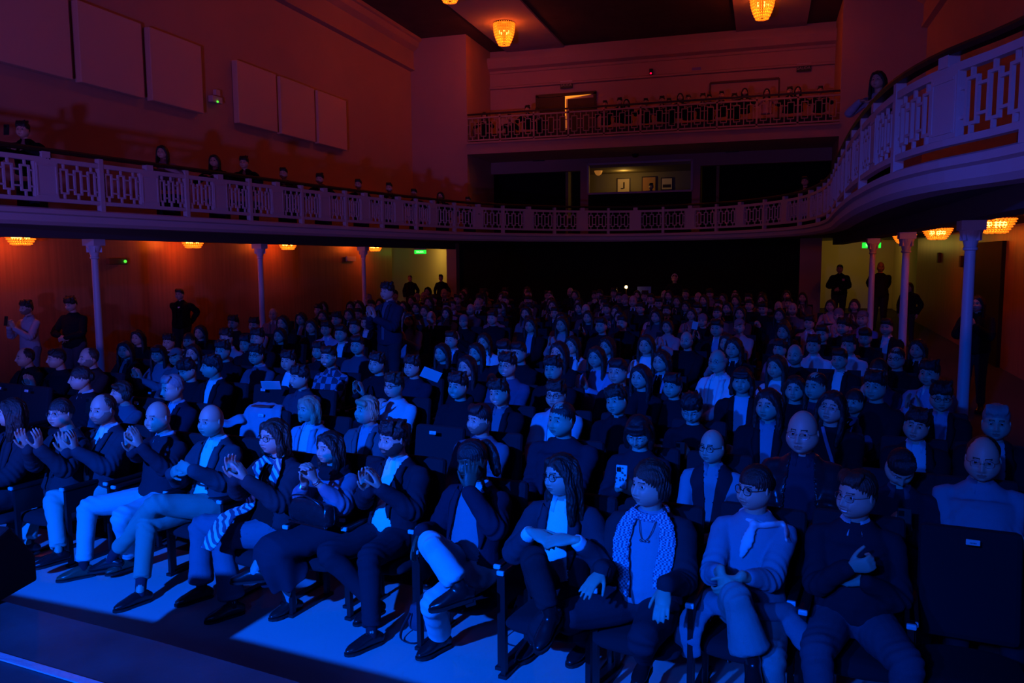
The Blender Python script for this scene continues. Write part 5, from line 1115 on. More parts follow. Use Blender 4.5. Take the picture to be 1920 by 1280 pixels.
M_ = [
 (258, 632, 'E', 'woman with long black hair in dark coat just right of the first left column', BK, None), (316, 640, 'C', 'dim dark-haired person below the man standing at the left wall', BK, None), (330, 668, 'P', 'person in a pale reddish flat cap beside the clapping fringed woman', GR, None),
 (354, 638, 'K', 'dark-haired person resting chin, just right of the standing dark man', BK, None), (361, 661, 'E', 'young woman looking down beside the pale capped person', BK, None), (375, 622, 'E', 'woman with very long dark hair nearest the left wall, mid rows', BK, None),
 (417, 656, 'C', 'boy with dark hair and black jacket above the smiling suited youth', BK, None), (424, 632, 'I', 'dark-haired youth in pinkish white shirt near the second left column', PK, None), (437, 604, 'C', 'back-row youth with bushy hair against the orange wall', BK, None),
 (461, 643, 'C', 'boy in dark jumper between the pinkish shirt and the grey jumper youth', BK, None), (476, 608, 'I', 'youth in pale pink shirt at the foot of the second left column', PK, None), (482, 632, 'C', 'dark-haired youth just above the young man with the programme', BK, None),
 (524, 628, 'E', 'woman with long wavy hair right of the second left column', BK, None), (530, 604, 'G', 'woman in dark coat against the orange wall, right of second left column', BK, BK), (564, 597, 'G', 'long-haired woman in rear left rows with pinkish top', BK, PK),
 (583, 611, 'E', 'woman with wavy fair-brown hair in dark top, left middle rows', BK, None), (597, 580, 'C', 'tall figure with fluffy hair against the orange wall, rear left', BK, None), (597, 656, 'C', 'youth with thick fringe looking down above the blonde woman', BK, None),
 (611, 615, 'I', 'youth in light blue open shirt, left of the white-shirt suit youth', LB, None), (631, 597, 'D', 'clapping youth with pink shirt under dark jacket, rear left', BK, PK), (639, 624, 'B', 'youth in black suit and white shirt bending his head, middle left', BK, W),
 (670, 646, 'A', 'young man in slate jumper over white T-shirt, left of the thin-faced youth', (.07, .07, .1), None), (686, 603, 'B', 'man in dark suit and white shirt left of the standing clapping man', BK, W), (665, 612, 'A', 'man with dim face behind the light blue shirt youth', BK, None),
 (657, 574, 'E', 'rear woman in dark top left of the third left column', BK, None), (673, 573, 'E', 'rear long-haired woman below the third left column', (.1, .04, .04), None), (696, 572, 'A', 'rear man just left of the standing clapping man', BK, None),
 (767, 598, 'F', 'woman with pale cuffs clasping hands right of the standing clapping man', (.25, .28, .4), None), (780, 576, 'E', 'rear woman right of the standing clapping man in dark top', BK, None), (796, 582, 'H', 'rear woman with bobbed hair below the green-lit lobby', GR, None),
 (828, 660, 'E', 'young woman with brown hair, white collar and clasped hands, centre left', BK, None), (846, 636, 'B', 'young woman-like figure in black jumper with pale collar above the clasped-hands woman', BK, LB), (837, 586, 'E', 'woman with wavy brown hair and grey top in rear centre left', GR, None),
 (874, 686, 'E', 'woman with chestnut hair behind the smiling hooded youth', BK, None), (892, 660, 'E', 'girl with fringe and long dark hair in front of the long-haired woman', BK, None), (907, 640, 'G', 'woman with very long hair and white sleeves in centre rows', W, BK),
 (946, 655, 'J', 'person holding up a phone above the laughing youth', BK, None), (972, 660, 'A', 'man with pale cap-like band right of the raised phone', BK, None), (994, 609, 'G', 'tall woman in black blazer over pale blue blouse, centre', BK, LB),
 (1047, 659, 'E', 'girl with glasses peering beside the blonde woman, centre', BK, None), (1053, 607, 'F', 'woman with long hair and bare neckline clapping, centre rear', PK, None), (1072, 646, 'G', 'blonde woman in black top with white jacket, exact centre', W, BK),
 (1117, 668, 'F', 'clapping woman in dark vest over pale blouse, centre', LB, None), (1137, 648, 'G', 'fair long-haired woman behind the clapping vest woman', (.3, .3, .4), BK), (1127, 609, 'A', 'man with dim face in dark suit, centre rear', BK, None),
 (1158, 695, 'A', 'dark-haired man bowing slightly in black jumper, centre right', BK, None), (1166, 604, 'A', 'person whose face is lit yellow in the dark centre rows', BK, None), (1211, 645, 'F', 'woman with long black hair and white patterned top clapping', W, None),
 (1239, 676, 'G', 'woman with dark hair, pale shirt and bag strap, right of centre', LB, BK), (1227, 586, 'H', 'woman in pink top clapping in rear right centre', PK, None), (1251, 611, 'H', 'woman in pink jumper with hand at her chin, right centre', PK, None),
 (1287, 637, 'L', 'bald man with violet-lit head in dark coat, right centre', BK, None), (1296, 588, 'H', 'woman in reddish top with white card, rear right centre', (.4, .15, .15), None), (1317, 600, 'O', 'person with pale head covering in dark coat, rear right centre', BK, None),
 (1344, 614, 'B', 'man with glasses and light blue collar touching his face', BK, LB), (1345, 676, 'M', 'man with tilted head and glasses in white jumper', W, W), (1362, 641, 'H', 'woman leaning on her hand in pinkish white top', PK, None),
 (1375, 651, 'G', 'woman with black hair and dark coat beside the tilted-head man', BK, BK), (1345, 585, 'K', 'woman with fair hair in rear right rows', (.2, .12, .12), None), (1386, 611, 'P', 'person with beige headwear in rear right rows', PK, None), (1387, 586, 'E', 'rear woman with dark hair in wine top, right centre', (.15, .05, .06), None),
 (1405, 571, 'A', 'man with pinkish lit face in rear right rows', BK, None), (1455, 686, 'F', 'woman clapping with white cuffs behind the tied-back-hair woman', W, None), (1469, 620, 'G', 'woman with red-lit face and striped scarf, right rows', BK, PK), (1490, 664, 'L', 'bearded young man in dark hooded jumper, right rows', BK, None),
 (1462, 652, 'C', 'youth bending forward in light blue top, right rows', LB, None), (1517, 604, 'I', 'man in pale pink shirt, rear right rows', PK, None), (1525, 645, 'I', 'youth with black hair in white open-neck shirt, right rows', W, None), (1541, 625, 'A', 'man with lit face directly behind the white open-neck shirt', BK, None),
 (1574, 672, 'B', 'young man in dark waistcoat over white shirt, arms folded', BK, W), (1591, 645, 'I', 'youth in white shirt raising an arm, right rows', W, None), (1580, 611, 'C', 'youth with dark curly hair, rear right near the doorway', BK, None), (1557, 572, 'H', 'rear woman in pink clapping by the right doorway', PK, None),
 (1572, 590, 'O', 'person in pale pink top with headband, rear right', PK, None), (1602, 571, 'H', 'rear woman below the bearded man in the doorway', (.1, .05, .05), None), (1622, 630, 'J', 'man holding up a phone in front of the right columns', BK, None), (1617, 596, 'P', 'person in a dark hat and lilac top near the right columns', (.3, .2, .4), None),
 (1646, 694, 'K', 'older woman with hand at her temple, right side rows', (.05, .06, .12), None), (1662, 612, 'B', 'curly-haired person with white collar beside the third right column', BK, W), (1680, 670, 'A2', 'heavy-faced man between the two near right columns', BK, None), (1720, 653, 'G', 'person with long wavy hair right of the second right column', BK, BK),
 (1742, 698, 'D', 'man with folded pale-sleeved arm beside the nearest right column', LB, LB), (1601, 752, 'K', 'person leaning sideways with raised wrist, right foreground rows', (.1, .1, .16), None), (1640, 722, 'C', 'dark-haired person below the phone holder, right rows', BK, None), (1260, 722, 'C', 'dark-haired youth behind the glinting-glasses youth', BK, None), (1200, 705, 'E', 'woman in black left of the strap woman, centre right', BK, None),
]
for px, py, key, l, c, u in M_: crowd(px, py, key, l, c, u)
# dim rear stalls: fill the seats the photograph shows as a dark sea of heads
cnt = 0; keys = ['A', 'C', 'E', 'H', 'B', 'G', 'F', 'K', 'L', 'J', 'E', 'M', 'A2', 'I', 'D', 'O']; cols = [BK, NV, (.06, .03, .03), GR, (.3, .18, .18), BK, BK, (.12, .08, .09), BK]
occ = [(a, b) for a, b, k, l in SEATS]
for k in range(8, 16):
    x = -9.3+(k % 2)*.28
    while x < 1.0:
        y = row_y(k, x)
        if all(math.hypot(x-a, y-b) > .52 for a, b in occ) and rng.rand() < .93 and cnt < 128 and not (k < 10 and -4.2 < x < -.8 and rng.rand() < .35):
            key = keys[rng.randint(len(keys))]; s = .95+rng.rand()*.09; ga = math.atan2(GZ[0]-x, -(GZ[1]-y))
            col = cols[rng.randint(len(cols))]
            xx = x+rng.uniform(-.06, .06); occ.append((xx, y)); SEATS.append((xx, y, k, ''))
            put(key, (xx, y, floor_z(y)-.02), ga*.8+rng.uniform(-.2, .2), s, 'dim seated spectator among the dark rear rows of the stalls under the back balcony', 'spectators in the dark rear rows', col, col); cnt += 1
        x += .60
# seats
ROWN = ['front', 'second', 'third', 'fourth']
for x, y, k, l in SEATS:
    if k <= 3:
        q = ' '.join(l.split()[:9]); chair(x, y+.0, -.13, 'dark theatre chair under the '+q, 'theatre chairs of the %s row' % ROWN[k])
    else: fchair(x, y, k, 'dark theatre chair hidden beneath a spectator in the middle or rear rows', 'dark theatre chairs in the middle and rear rows')
def empty_seat(px, py, k, label):
    d = ray(px, py); t = .5
    a, b = 1., 30.
    for _ in range(50):
        m = (a+b)/2; q = EYE+d*m
        if q[1] < row_y(k, q[0])+.28: a = m
        else: b = m
    return chair(q[0], q[1]-.28, -.13, label, 'empty theatre chairs')
empty_seat(815, 850, 1, 'empty second-row chair with white number plate, between the tweed coat and the blue jumper')
empty_seat(62, 760, 1, 'empty second-row chair with white plate second from the left edge')
empty_seat(12, 758, 1, 'empty second-row chair with white plate at the left picture edge')
es = empty_seat(500, 760, 2, 'empty third-row chair behind the draped pale jacket')
es2 = empty_seat(497, 800, 1, 'empty second-row chair with a pale jacket hung over its back')
# pale jacket hung over a chair back
o_ = es2.location; t = empty('jacket', (o_.x, o_.y, 0)); tag(t, 'pale jacket with reddish lining draped over an empty second-row chair back', 'jacket')
b = MB(); b.tube([(0, .17, .55), (0, .20, .75), (.0, .24, .93), (0, .33, 1.0), (0, .38, .90), (0, .36, .70)], [(.20, .03), (.22, .035), (.20, .035), (.17, .03), (.19, .03), (.2, .03)], n=20, sub=3, ck=.3)
b.tube([(-.18, .18, .90), (-.28, .10, .86), (-.36, .05, .92)], [(.07, .03), (.06, .025), (.03, .015)], n=14, sub=3)
V, Fc, N = remesh(b, .011, 2); to_obj('jacket_body', V+N*(fnoise(V, 26, 8)*.012)[:, None], Fc, cloth((.30, .30, .36)), None, t)
b = MB(); b.box((0, .27, 1.008), (.20, .10, .012)); b.build('lining', cloth((.4, .06, .05)), t, bevel=.004)
# ================================================================== BALCONY AND GALLERY PEOPLE
def bal_seat(px, py, key, label, off=.42, smin=0., smax=TOT, yaw=None, col=BK):
    best = None
    for i in range(900):
        s = smin+(smax-smin)*i/899; p, a = bal(s, off); v = p-EYE; zc = v@_f
        if zc < 1: continue
        v2 = np.array([p[0], p[1], 4.2])-EYE; x = 960+F*(v2@_r)/(v2@_f)
        if best is None or abs(x-px) < best[0]: best = (abs(x-px), p, a, s)
    _, p, a, s = best; d = ray(px, py); t = (p[1])/d[1]; z = CH+d[2]*t
    ga = math.atan2(GZ[0]-p[0], -(GZ[1]-p[1])) if yaw is None else yaw
    h = z-1.155*.97; c = put(key, (p[0], p[1], h), ga, .97, label, 'people watching from the lower balcony', col, col)
    fc = STOOL.copy(); C.objects.link(fc); fc.location = (p[0], p[1], 3.08); fc.rotation_euler = (0, 0, ga); tag(fc, 'dark balcony seat hidden behind the railing', 'stool', 'balcony seats hidden behind the railing'); return c
SM = TOT*.5
for px, py, key, l, c in ((52, 246, 'V', 'dim person at far left balcony with raised phone', BK), (312, 287, 'R', 'long-haired woman in pale top leaning on the left balcony rail', PK), (408, 303, 'R', 'woman with dark hood-like hair on left balcony, second from the pale-topped one', BK),
    (463, 306, 'V', 'man in dark cap-like hair leaning on the left balcony rail', BK), (537, 326, 'Q', 'fourth visible spectator along the left balcony rail in dark red', (.05, .02, .02)), (604, 336, 'V', 'left balcony spectator with hands at face and fur-like collar', BK),
    (675, 346, 'Q', 'left balcony spectator in hooded dark coat', BK), (733, 352, 'Q', 'left balcony spectator with lit forehead', BK), (779, 363, 'Q', 'left balcony spectator third from the corner', BK), (829, 368, 'R', 'left balcony woman with dark long hair second from the corner', BK), (880, 377, 'Q', 'left balcony spectator at the corner by the pier', BK)):
    bc = bal_seat(px, py, key, l, .42, SM, TOT, None, c)
    if px == 52: phone_at(bc, (-.14, -.35, 1.12), 'dark phone raised by the person on the far left balcony')
bal_seat(1653, 153, 'R', 'dark-haired woman with pale sleeve resting her chin on the right balcony rail', .36, 4., 16., None, (.35, .34, .45))
bal_seat(1512, 340, 'Q', 'dim spectator at the far right end of the rear balcony', .5, 16., SM, None, BK); bal_seat(1547, 347, 'Q', 'dim spectator in the rear right balcony corner', .5, 14., SM, None, BK)
for px, py, key, in ((911, 218, 'R'), (958, 222, 'Q'), (991, 206, 'V'), (1010, 211, 'Q'), (1136, 197, 'Q'), (1163, 192, 'V'), (1176, 194, 'R'), (1212, 193, 'Q'), (1242, 189, 'V'), (1255, 193, 'Q'), (1276, 183, 'R'), (1291, 187, 'Q'), (1318, 184, 'V'), (1330, 186, 'Q'), (1353, 180, 'Q'), (1377, 184, 'V'), (1396, 174, 'R'), (1437, 175, 'R'), (1480, 172, 'V'), (1495, 171, 'R'), (1537, 171, 'Q')):
    p = aty(px, py, YB+.75); gi = globals().get('gi', 0)+1
    l = ['first', 'second', 'third', 'fourth', 'fifth', 'sixth', 'seventh', 'eighth', 'ninth', 'tenth', 'eleventh', 'twelfth', 'thirteenth', 'fourteenth', 'fifteenth', 'sixteenth', 'seventeenth', 'eighteenth', 'nineteenth', 'twentieth', 'last'][gi-1]+' small dim head from the left above the upper gallery railing'
    put(key, (p[0], p[1], p[2]-1.155), .05, 1., l, 'people in the upper gallery', PK if px in (1437,) else BK, BK)
# dark raked benches behind the gallery railing
for i, (y0_, z0_) in enumerate(((YB+.55, 6.16), (YB+1.3, 6.3))):
    b = MB(); b.box(((PL+PR)/2, y0_+.35, z0_+.25), (PR-PL-.3, .10, .55)); b.box(((PL+PR)/2, y0_+.12, z0_+.22), (PR-PL-.3, .4, .06)); b.box(((PL+PR)/2, y0_+.1, z0_+.05), (PR-PL-.3, .1, .3))
    tag(b.build('bench', darkwood), ['front dark bench behind the gallery railing', 'rear dark bench behind the gallery railing'][i], 'bench', 'dark gallery benches')
# ================================================================== STANDING PEOPLE
def stand(px, py, y, label, pose, yaw=None, head_h=1.63, lod=1, **kw):
    p = aty(px, py, y)
    yaw = (math.atan2(GZ[0]-p[0], -(GZ[1]-p[1]))*.8 if yaw is None else yaw)
    root = empty('person', (p[0], p[1], floor_z(p[1])), yaw); tag(root, label, 'person', 'people standing along the walls')
    s = (p[2]-floor_z(p[1]))/1.605; root.scale = (s, s, s)
    AR = {'front': {'R': (np.array([-.06, -.24, 1.08]), (-1, .1, -.5), (.9, -.2, -.3), (0, .9, 0), -1, .4), 'L': (np.array([.06, -.26, 1.06]), (1, .1, -.5), (-.9, -.2, -.3), (0, .9, 0), 1, .4)},
          'back': {'R': (np.array([-.12, .20, .98]), (-.3, 1, -.2), (.9, .2, -.3), (0, -.9, 0), 1, .4), 'L': (np.array([.12, .20, .98]), (.3, 1, -.2), (-.9, .2, -.3), (0, -.9, 0), -1, .4)},
          'phone': {'R': (np.array([-.06, -.30, 1.30]), (-.6, .1, -1), (.25, -.2, .9), (.8, .3, .2), -1, .5), 'L': (np.array([.06, -.29, 1.28]), (.6, .1, -1), (-.25, -.2, .9), (-.8, .3, .2), 1, .5)},
          'clap': {'R': (np.array([-.055, -.32, 1.25]), (-.6, .1, -1), (.05, -.2, .97), (.95, -.2, 0), -1, .15), 'L': (np.array([.055, -.32, 1.24]), (.6, .1, -1), (-.1, -.2, .97), (-.95, -.2, 0), 1, .15)},
          'down': {'R': (np.array([-.24, -.02, .90]), (-.3, .5, 0), (0, -.1, -1), (1, 0, 0), 1, .3), 'L': (np.array([.24, -.02, .90]), (.3, .5, 0), (0, -.1, -1), (-1, 0, 0), -1, .3)}}[pose]
    D = dict(stand=True, arms=AR, knees={'R': np.array([-.10, -.03, .50]), 'L': np.array([.10, -.03, .50])}, ankles={'R': np.array([-.11, .0, .09]), 'L': np.array([.11, .0, .09])}); D.update(kw)
    e = make_person(D, root, lod); return root, D, e
a = stand(52, 576, 9.7, 'man standing at far left wall in pale shirt photographing with a phone', 'phone', hair='mop', hcol='black', beard=1, top=('shirt', (.45, .42, .48)), collar=True, under=U((.45, .42, .48)), hyaw=0, legs=('trousers', (.2, .2, .25)), yaw=-.1)
phone_at(a[0], (0, -.38, 1.41), 'black phone held by the pale-shirted man standing at left')
stand(135, 569, 10.3, 'man standing in black jumper left of the first left column', 'front', hair='mop', hcol='black', top=('sweater', BK), nod=.3, g=1.1, sh=1.12, yaw=.1, legs=('trousers', (.1, .08, .1)))
a = stand(338, 551, 13.5, 'dark-clothed man with badge standing against the orange-lit left wall', 'back', hair='short', hcol='black', skin='tan', top=('jacket', (.01, .01, .01)), under=U((.01, .01, .01)), openw=[(.0, .02), (.5, .04)], g=1.1, sh=1.15, yaw=.2)
S_ = a[2]['surf']; bb = MB(); bb.box(S_(.03, .37, .01), (.05, .006, .03)); bb.build('badge', mat('badge_card', (.6, .6, .7), .4), a[0])
stand(729, 545, 10.9, 'young man in dark jacket standing and clapping in the middle of the seated rows', 'clap', hair='mop', hcol='dbrown', top=('jacket', (.03, .03, .05)), under=U((.10, .10, .15)), openw=[(.0, .03), (.3, .035), (.5, .06)], lod=1, yaw=-.3)
stand(769, 521, 24.0, 'dark silhouette of a person standing in the left yellow-lit lobby', 'down', hair='crop', hcol='black', skin='tan', top=('jacket', (.015, .015, .018)), under=U(BK), openw=[(.0, .02), (.5, .04)], lod=2)
stand(827, 520, 24.2, 'dark silhouette of a person standing by the left lobby pilaster', 'down', hair='short', hcol='black', skin='tan', top=('sweater', (.015, .015, .018)), lod=2)
a = stand(1575, 503, 24.2, 'man in black with a badge, hands together, in the right lobby doorway', 'front', hair='crop', hcol='black', skin='tan', top=('jacket', (.012, .012, .014)), under=U(BK), openw=[(.0, .02), (.5, .04)], g=1.1, sh=1.1, lod=1)
S_ = a[2]['surf']; bb = MB(); bb.box(S_(.10, .34, .012), (.09, .008, .06)); bb.build('badge', mat('badge_card_red', (.7, .3, .3), .4), a[0])
stand(1651, 500, 22.5, 'bald grey-bearded man in black standing with hands behind his back in the right lobby', 'back', hair='bald', hcol='grey', beard=2, top=('sweater', (.02, .02, .02)), g=1.1, sh=1.12, lod=1, yaw=0)
stand(1705, 537, 20.0, 'dark-haired woman in black standing behind the second right column', 'down', hair='long', hcol='black', top=('coat', (.012, .012, .014)), under=U(BK), openw=[(.0, .02), (.5, .04)], lod=2, yaw=-.5)
a = stand(1833, 568, 12.6, 'dim person in black standing behind the nearest right column holding a light', 'phone', hair='long', hcol='black', skin='tan', top=('coat', (.012, .012, .014)), under=U(BK), openw=[(.0, .02), (.5, .04)], lod=2, yaw=-.5)
# technician at the control desk
a = stand(1265, 521, 21.8, 'technician wearing headphones behind the control desk in the dark rear', 'front', hair='crop', hcol='black', top=('sweater', (.012, .012, .014)), lod=2, yaw=0)
HPf = a[2]['HP']; hb_ = MB(); hb_.tube([HPf((math.sin(t)*.088, .02, math.cos(t)*.135-.01)) for t in np.linspace(-1.45, 1.45, 9)], [(.012, .006)]*9, n=8, sub=2); hb_.build('headphones', mat('headphones_white', (.6, .6, .6), .4), a[0], True)
p = aty(1215, 545, 21.2); t = empty('control_desk', (p[0]+.3, 21.2, floor_z(21.2))); tag(t, 'dark control desk with small lamp at the back of the stalls', 'desk')
b = MB(); b.box((0, 0, .98), (3.4, .8, .05)); b.build('desk_top', darkwood, t); b = MB(); b.box((0, -.36, .5), (3.4, .04, .96)); b.build('front_panel', blackm, t)
for x in (-1.6, 1.6): b = MB(); b.box((x, .3, .48), (.06, .06, .96)); b.build('leg', darkwood, t)
q = aty(1174, 538, 21.1); t = empty('desk_lamp', (q[0], 21.1, floor_z(21.2)+1.0)); tag(t, 'tiny glowing yellow lamp on the control desk', 'lamp')
b = MB(); hq = max(q[2]-t.location.z, .1); b.lathe([(0, 0), (.05, 0), (.05, .015), (.01, .02), (.008, hq-.03), (0, hq-.03)], n=12); b.build('stem', brass, t); b = MB(); b.ell((0, 0, hq), (.04, .04, .04), 12); b.build('bulb', mat('desk_bulb', (1, .8, .4), .3, emit=(1, .6, .12), estr=14), t, True)
light('POINT', 'desk_light', (q[0], 20.95, q[2]), 1.2, (1, .5, .1), size=.04)
q = aty(1209, 532, 21.3); t = empty('laptop', (q[0], 21.15, floor_z(21.2)+1.0), .1); tag(t, 'laptop with bluish lid on the control desk', 'laptop')
b = MB(); b.box((0, 0, .012), (.36, .25, .02)); b.build('base', mat('laptop_grey', (.2, .2, .24), .4), t); b = MB(); b.box((0, .13, .14), (.36, .012, .25), Matrix.Rotation(-.2, 3, 'X')); b.build('lid', mat('laptop_blue', (.10, .12, .35), .4), t)
q = aty(1209, 524, 21.4); t = empty('poster', (q[0], 21.6, q[2]-.0)); 
bpy.data.objects.remove(t)
# ================================================================== SIGNS, DOORS AND SMALL FIXTURES
grn = mat('exit_green', (.01, .9, .08), .4, emit=(.02, 1., .05), estr=1.1); dsg = mat('sign_dark', (.02, .05, .03), .5); lets = mat('sign_letters', (.45, .42, .38), .6)
def exit_sign(c, w_, h_, lit, label, ry=0):
    t = empty('exit_sign', c, ry); tag(t, label, 'exit sign', None)
    b = MB(); b.box((0, 0, 0), (w_, .05, h_)); b.build('face', grn if lit else dsg, t, bevel=.005)
    b = MB(); b.box((0, 0, h_/2+.03), (w_, .07, .05)); b.build('housing', white, t)
    if lit: MB().box((0, .01, h_/2+.12), (.03, .02, .16)).build('hanger', chairm, t)
    text_flat(t, 'SALIDA', (0, -.03, 0), h_*.62, lets if not lit else mat('sign_letters_lit', (.8, 1, .8), .4, emit=(.6, 1, .5), estr=1.5)); return t
for px, py, l, y in ((1062, 160, 'dark SALIDA exit sign above the gallery double doors', YR-.06), (1507, 128, 'dark SALIDA exit sign at the right end of the gallery wall', YR-.06)):
    p = aty(px, py, y); exit_sign(tuple(p), .44, .20, False, l)
for px, py, l in ((1010, 297, 'SALIDA exit sign with red light under the gallery, left'), (1373, 280, 'SALIDA exit sign with red lights under the gallery, right')):
    p = aty(px, py, YR-.06); t = exit_sign(tuple(p), .44, .19, False, l)
    b = MB(); b.ell((.08, -.06, .17), (.03, .03, .03), 8); b.ell((.08, -.06, .27), (.022, .022, .022), 8); b.build('indicator', mat('red_led', (1, 0, .05), .3, emit=(1, 0, .03), estr=3), t)
p = aty(788, 469, 25.0); t = exit_sign((p[0], 25.0, 2.62), .42, .13, True, 'bright green exit sign peeping below the left balcony')
p = aty(1634, 461, 25.4); t = exit_sign((p[0], 25.4, p[2]+.02), .50, .16, True, 'bright green exit sign behind the third right column')
# projector-like small fixtures
p = aty(1221, 135, YR-.1); t = empty('ceiling_sensor', tuple(p)); tag(t, 'small black wall device with a red light above the gallery', 'sensor')
b = MB(); b.box((0, 0, 0), (.12, .15, .2)); b.build('housing', chairm, t, bevel=.01); b = MB(); b.ell((0, -.09, -.06), (.03, .03, .03), 8); b.build('indicator', mat('red_led', (1, 0, .05), .3, emit=(1, 0, .03), estr=3), t)
p = aty(1306, 129, YR-.03); tag(MB().box(tuple(p), (.30, .04, .09)).build('wall_plate', mat('violet_plate', (.25, .2, .55), .5)), 'small violet plate on the upper gallery wall', 'plate')
p = aty(1191, 290, YR-.6); tag(MB().ell((p[0], p[1], p[2]), (.12, .12, .10), 16).build('camera_dome', chairm, smooth=True), 'small black dome camera under the gallery centre', 'camera')
# printed sheets and cards held by spectators
def sheet(px, py, y, w_, h_, rot, label):
    p = aty(px, py, y); t = MB().box((0, 0, 0), (w_, .004, h_), Matrix.Rotation(rot[0], 3, 'X') @ Matrix.Rotation(rot[1], 3, 'Y') @ Matrix.Rotation(rot[2], 3, 'Z')).build('paper_sheet', mat('paper', (.62, .62, .66), .8)); t.location = tuple(p); tag(t, label, 'paper')
sheet(508, 722, 6.95, .19, .13, (.7, .3, .3), 'printed programme held by the young man in the grey jumper')
sheet(808, 702, 7.55, .20, .15, (.5, .6, .2), 'pale folded sheet held left of the clasped-hands young woman')
sheet(1303, 610, 13.0, .09, .13, (.2, .2, 0), 'small pinkish card held up in the rear right rows')
# thin frame on the gallery wall
A_ = aty(1332, 156, YR); B_ = aty(1461, 147, YR); t = empty('wall_frame', (0, 0, 0)); tag(t, 'thin dark rectangular moulding on the gallery wall behind the seated heads', 'frame')
zt = (A_[2]+B_[2])/2; b = MB(); b.box(((A_[0]+B_[0])/2, YR-.03, zt), (B_[0]-A_[0], .06, .06))
for x in (A_[0], B_[0]): b.box((x, YR-.03, zt-.9), (.05, .06, 1.8))
b.build('moulding', mat('frame_brown', (.10, .05, .04), .6), t)
# gallery double door, right leaf ajar with light behind
A_ = aty(1008, 181, YR); B_ = aty(1116, 174, YR); zt = (A_[2]+B_[2])/2; dw = B_[0]-A_[0]; z0_ = 6.2
door = empty('door_1', ((A_[0]+B_[0])/2, YR, z0_)); door['kind'] = 'structure'; H_ = zt-z0_
b = MB(); b.box((0, -.04, H_), (dw+.1, .1, .10)); [b.box((s*dw/2, -.04, H_/2), (.10, .1, H_)) for s in (-1, 1)]; b.build('door_frame', darkwood, door)
MB().box((-dw/4, -.05, H_/2-.03), (dw/2-.05, .06, H_-.08)).build('door_leaf', darkwood, door)
MB().box((dw/4+.04, -.07, H_/2-.08), (dw/2-.10, .06, H_-.20)).build('door_leaf', darkwood, door)
b = MB(); b.box((-.02, -.035, H_/2-.03), (.05, .03, H_-.12)); b.add([(-.04, -.04, H_-.06), (dw/2-.12, -.04, H_-.05), (-.04, -.04, H_-.16)], [(0, 1, 2)]); b.build('light_gap', mat('lit_corridor', (1, .5, .1), .5, emit=(1, .28, .02), estr=1.1), door)
# control-booth window: frame, glass, contents
t = empty('window_1', (0, YR-.02, 0)); t['kind'] = 'structure'; b = MB()
for x in (bx0, bx1): b.box((x, 0, (bz0+bz1)/2), (.07, .1, bz1-bz0))
b.box(((bx0+bx1)/2, 0, bz1), (bx1-bx0, .1, .07)); b.build('window_frame', white, t)
MB().quad((bx0, .03, bz0), (bx1, .03, bz0), (bx1, .03, bz1), (bx0, .03, bz1)).build('pane', lensm, t)
def board(px0, py0, px1, py1, m, label, y=YR+2.35, inner=None):
    a = aty(px0, py1, y); b_ = aty(px1, py0, y); t = empty('picture', ((a[0]+b_[0])/2, y, (a[2]+b_[2])/2)); tag(t, label, 'picture'); w_, h_ = b_[0]-a[0], b_[2]-a[2]
    MB().box((0, .03, 0), (w_+.08, .04, h_+.08)).build('picture_frame', darkwood, t); MB().box((0, 0, 0), (w_, .02, h_)).build('canvas', m, t, bevel=.004)
    if inner: MB().add(*inner(w_, h_)).build('artwork', mat('ink', (.05, .03, .02), .8), t)
cream = mat('booth_poster', (.75, .60, .38), .8, emit=(1, .45, .12), estr=.02)
sq = lambda x, z, w_, h_: [(x-w_, -.015, z-h_), (x+w_, -.015, z-h_), (x+w_, -.015, z+h_), (x-w_, -.015, z+h_)]
board(1158, 335, 1180, 360, cream, 'cream poster with small dark figure inside the control booth', inner=lambda w, h: (sq(.02, .0, .03, h*.25)+sq(-.05, -.12, .05, .02), [(0, 1, 2, 3), (4, 5, 6, 7)]))
board(1205, 332, 1229, 358, mat('orange_poster', (.65, .33, .12), .8), 'framed orange picture behind the operator in the control booth')
board(1241, 334, 1260, 355, cream, 'pale framed picture with dark lower half in the control booth', inner=lambda w, h: (sq(0, -h*.2, w*.42, h*.14), [(0, 1, 2, 3)]))
p = aty(1221, 349, YR+1.3); zf_ = p[2]-1.155; wallbox('floor_booth', bx0-.8, bx1+.8, YR+T, YR+2.4, zf_-.1, zf_, darkwood); c_ = STOOL.copy(); C.objects.link(c_); c_.location = (p[0], p[1], zf_); tag(c_, 'dark stool under the operator inside the control booth', 'stool')
put('A', (p[0], p[1], zf_), .3, 1.0, 'operator with dark hair seated inside the control booth window', None, BK, BK)
p = aty(1122, 318, YR+1.2); t = empty('hanging_lamp', tuple(p)); tag(t, 'round dim globe lamp inside the control booth at left', 'lamp'); b = MB(); b.ell((0, 0, 0), (.16, .16, .22), 16); b.build('globe', mat('globe', (.8, .5, .15), .5, emit=(1, .35, .05), estr=.25), t, True); MB().tube([(0, 0, .2), (0, 0, 5.6-p[2])], [.01, .01], n=6, sub=1).build('cord', chairm, t)
p = aty(1209, 307, YR+1.2); t = empty('booth_spotlight', tuple(p)); tag(t, 'small lit fixture on the control booth ceiling', 'lamp'); b = MB(); b.ell((0, 0, 0), (.12, .12, .08), 12); b.build('shade', mat('globe', (.8, .5, .15), .5, emit=(1, .35, .05), estr=.25), t, True); MB().box((0, 0, (5.6-p[2])/2), (.03, .03, 5.6-p[2])).build('stem', chairm, t)
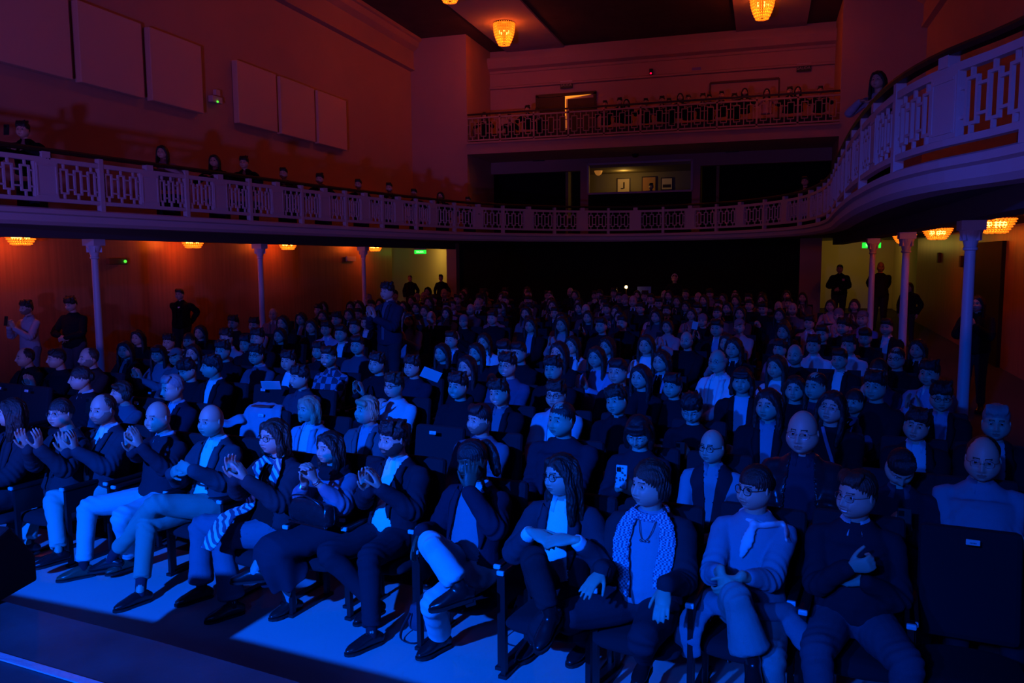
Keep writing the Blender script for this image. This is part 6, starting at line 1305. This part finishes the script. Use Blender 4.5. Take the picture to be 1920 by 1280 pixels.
# wall speaker / emergency lamps
p = atx(404, 187, XL+.08); t = empty('emergency_light', tuple(p)); tag(t, 'small white box fixture with green light between the acoustic panel groups', 'emergency light'); MB().box((0, 0, 0), (.12, .34, .14)).build('housing', white, t, bevel=.01); MB().box((0, .05, .16), (.08, .14, .12)).build('bracket', white, t); b = MB(); b.ell((.07, -.02, -.05), (.025, .025, .025), 8); b.build('indicator', mat('green_led', (.1, 1, .1), .3, emit=(.1, 1, .05), estr=1.2), t)
p = atx(219, 490, XL+.08); t = empty('emergency_light', tuple(p)); tag(t, 'slim emergency light with green dot on the wall right of the first left column', 'emergency light'); MB().box((0, 0, 0), (.08, .45, .12)).build('housing', mat('brown_box', (.12, .06, .04), .6), t, bevel=.01); b = MB(); b.ell((.06, .15, 0), (.028, .028, .028), 8); b.build('indicator', mat('green_led', (.1, 1, .1), .3, emit=(.1, 1, .05), estr=1.2), t)
p = atx(658, 485, XL+.06); t = empty('wall_sign', tuple(p)); tag(t, 'small pale sign on the orange-lit wall left of the third left column', 'sign'); MB().box((0, 0, 0), (.04, .55, .14)).build('plate', white, t)
# fire extinguisher in the left lobby
p = aty(750, 517, 25.1); t = empty('fire_extinguisher', (p[0], 25.1, p[2]-.35)); tag(t, 'fire extinguisher with pale label hung beside the left lobby', 'fire extinguisher')
b = MB(); b.lathe([(0, 0), (.08, 0), (.085, .03), (.085, .42), (.05, .50), (.02, .52), (0, .52)], n=18); b.build('cylinder', mat('extinguisher_red', (.35, .02, .02), .35), t, True)
b = MB(); b.box((0, 0, .56), (.10, .03, .06)); b.tube([(.03, 0, .55), (.11, 0, .50), (.12, 0, .3), (.09, 0, .15)], [.012]*4, n=8, sub=3); b.build('valve', chairm, t)
b = MB(); b.box((0, -.085, .22), (.09, .012, .20)); b.build('label', mat('extinguisher_label', (.7, .65, .5), .5), t); b = MB(); b.box((0, .14, .3), (.06, .12, .4)); b.build('bracket', chairm, t)
wallbox("wall_lobby", p[0]-.45, p[0]+.12, 25.28, 25.38, .2, 2.9, plaster2)
# doors on the right wall
for i, (pa, pb_) in enumerate(((1835, 1886),)):
    ya = atx(pa, 480, XR)[1]; yb_ = atx(pb_, 480, XR)[1]; zt = atx(pa, 467, XR)[2]
    d_ = empty('door_2', (XR, (ya+yb_)/2, floor_z(ya))); d_['kind'] = 'structure'; w_ = abs(ya-yb_)
    MB().box((-.03, 0, zt/2-.1), (.08, w_, zt-.1)).build('door_leaf', mat('door_dark', (.015, .01, .008), .7), d_); b = MB(); b.box((-.06, w_/2-.12, .95), (.05, .03, .12)); b.build('door_handle', brass, d_)
for px, py in ((1760, 483), (1802, 490)):
    p = atx(px, py, XR-.04); tag(MB().box(tuple(p), (.06, .16, .26)).build('wall_box', mat('brown_box', (.12, .06, .04), .6), bevel=.01), 'small wall box on the right wall, %s the orange lit patch' % ('inside' if px < 1790 else 'right of'), 'wall box')
index_kids(CH0)
bpy.data.scenes.remove(tmp_sc)
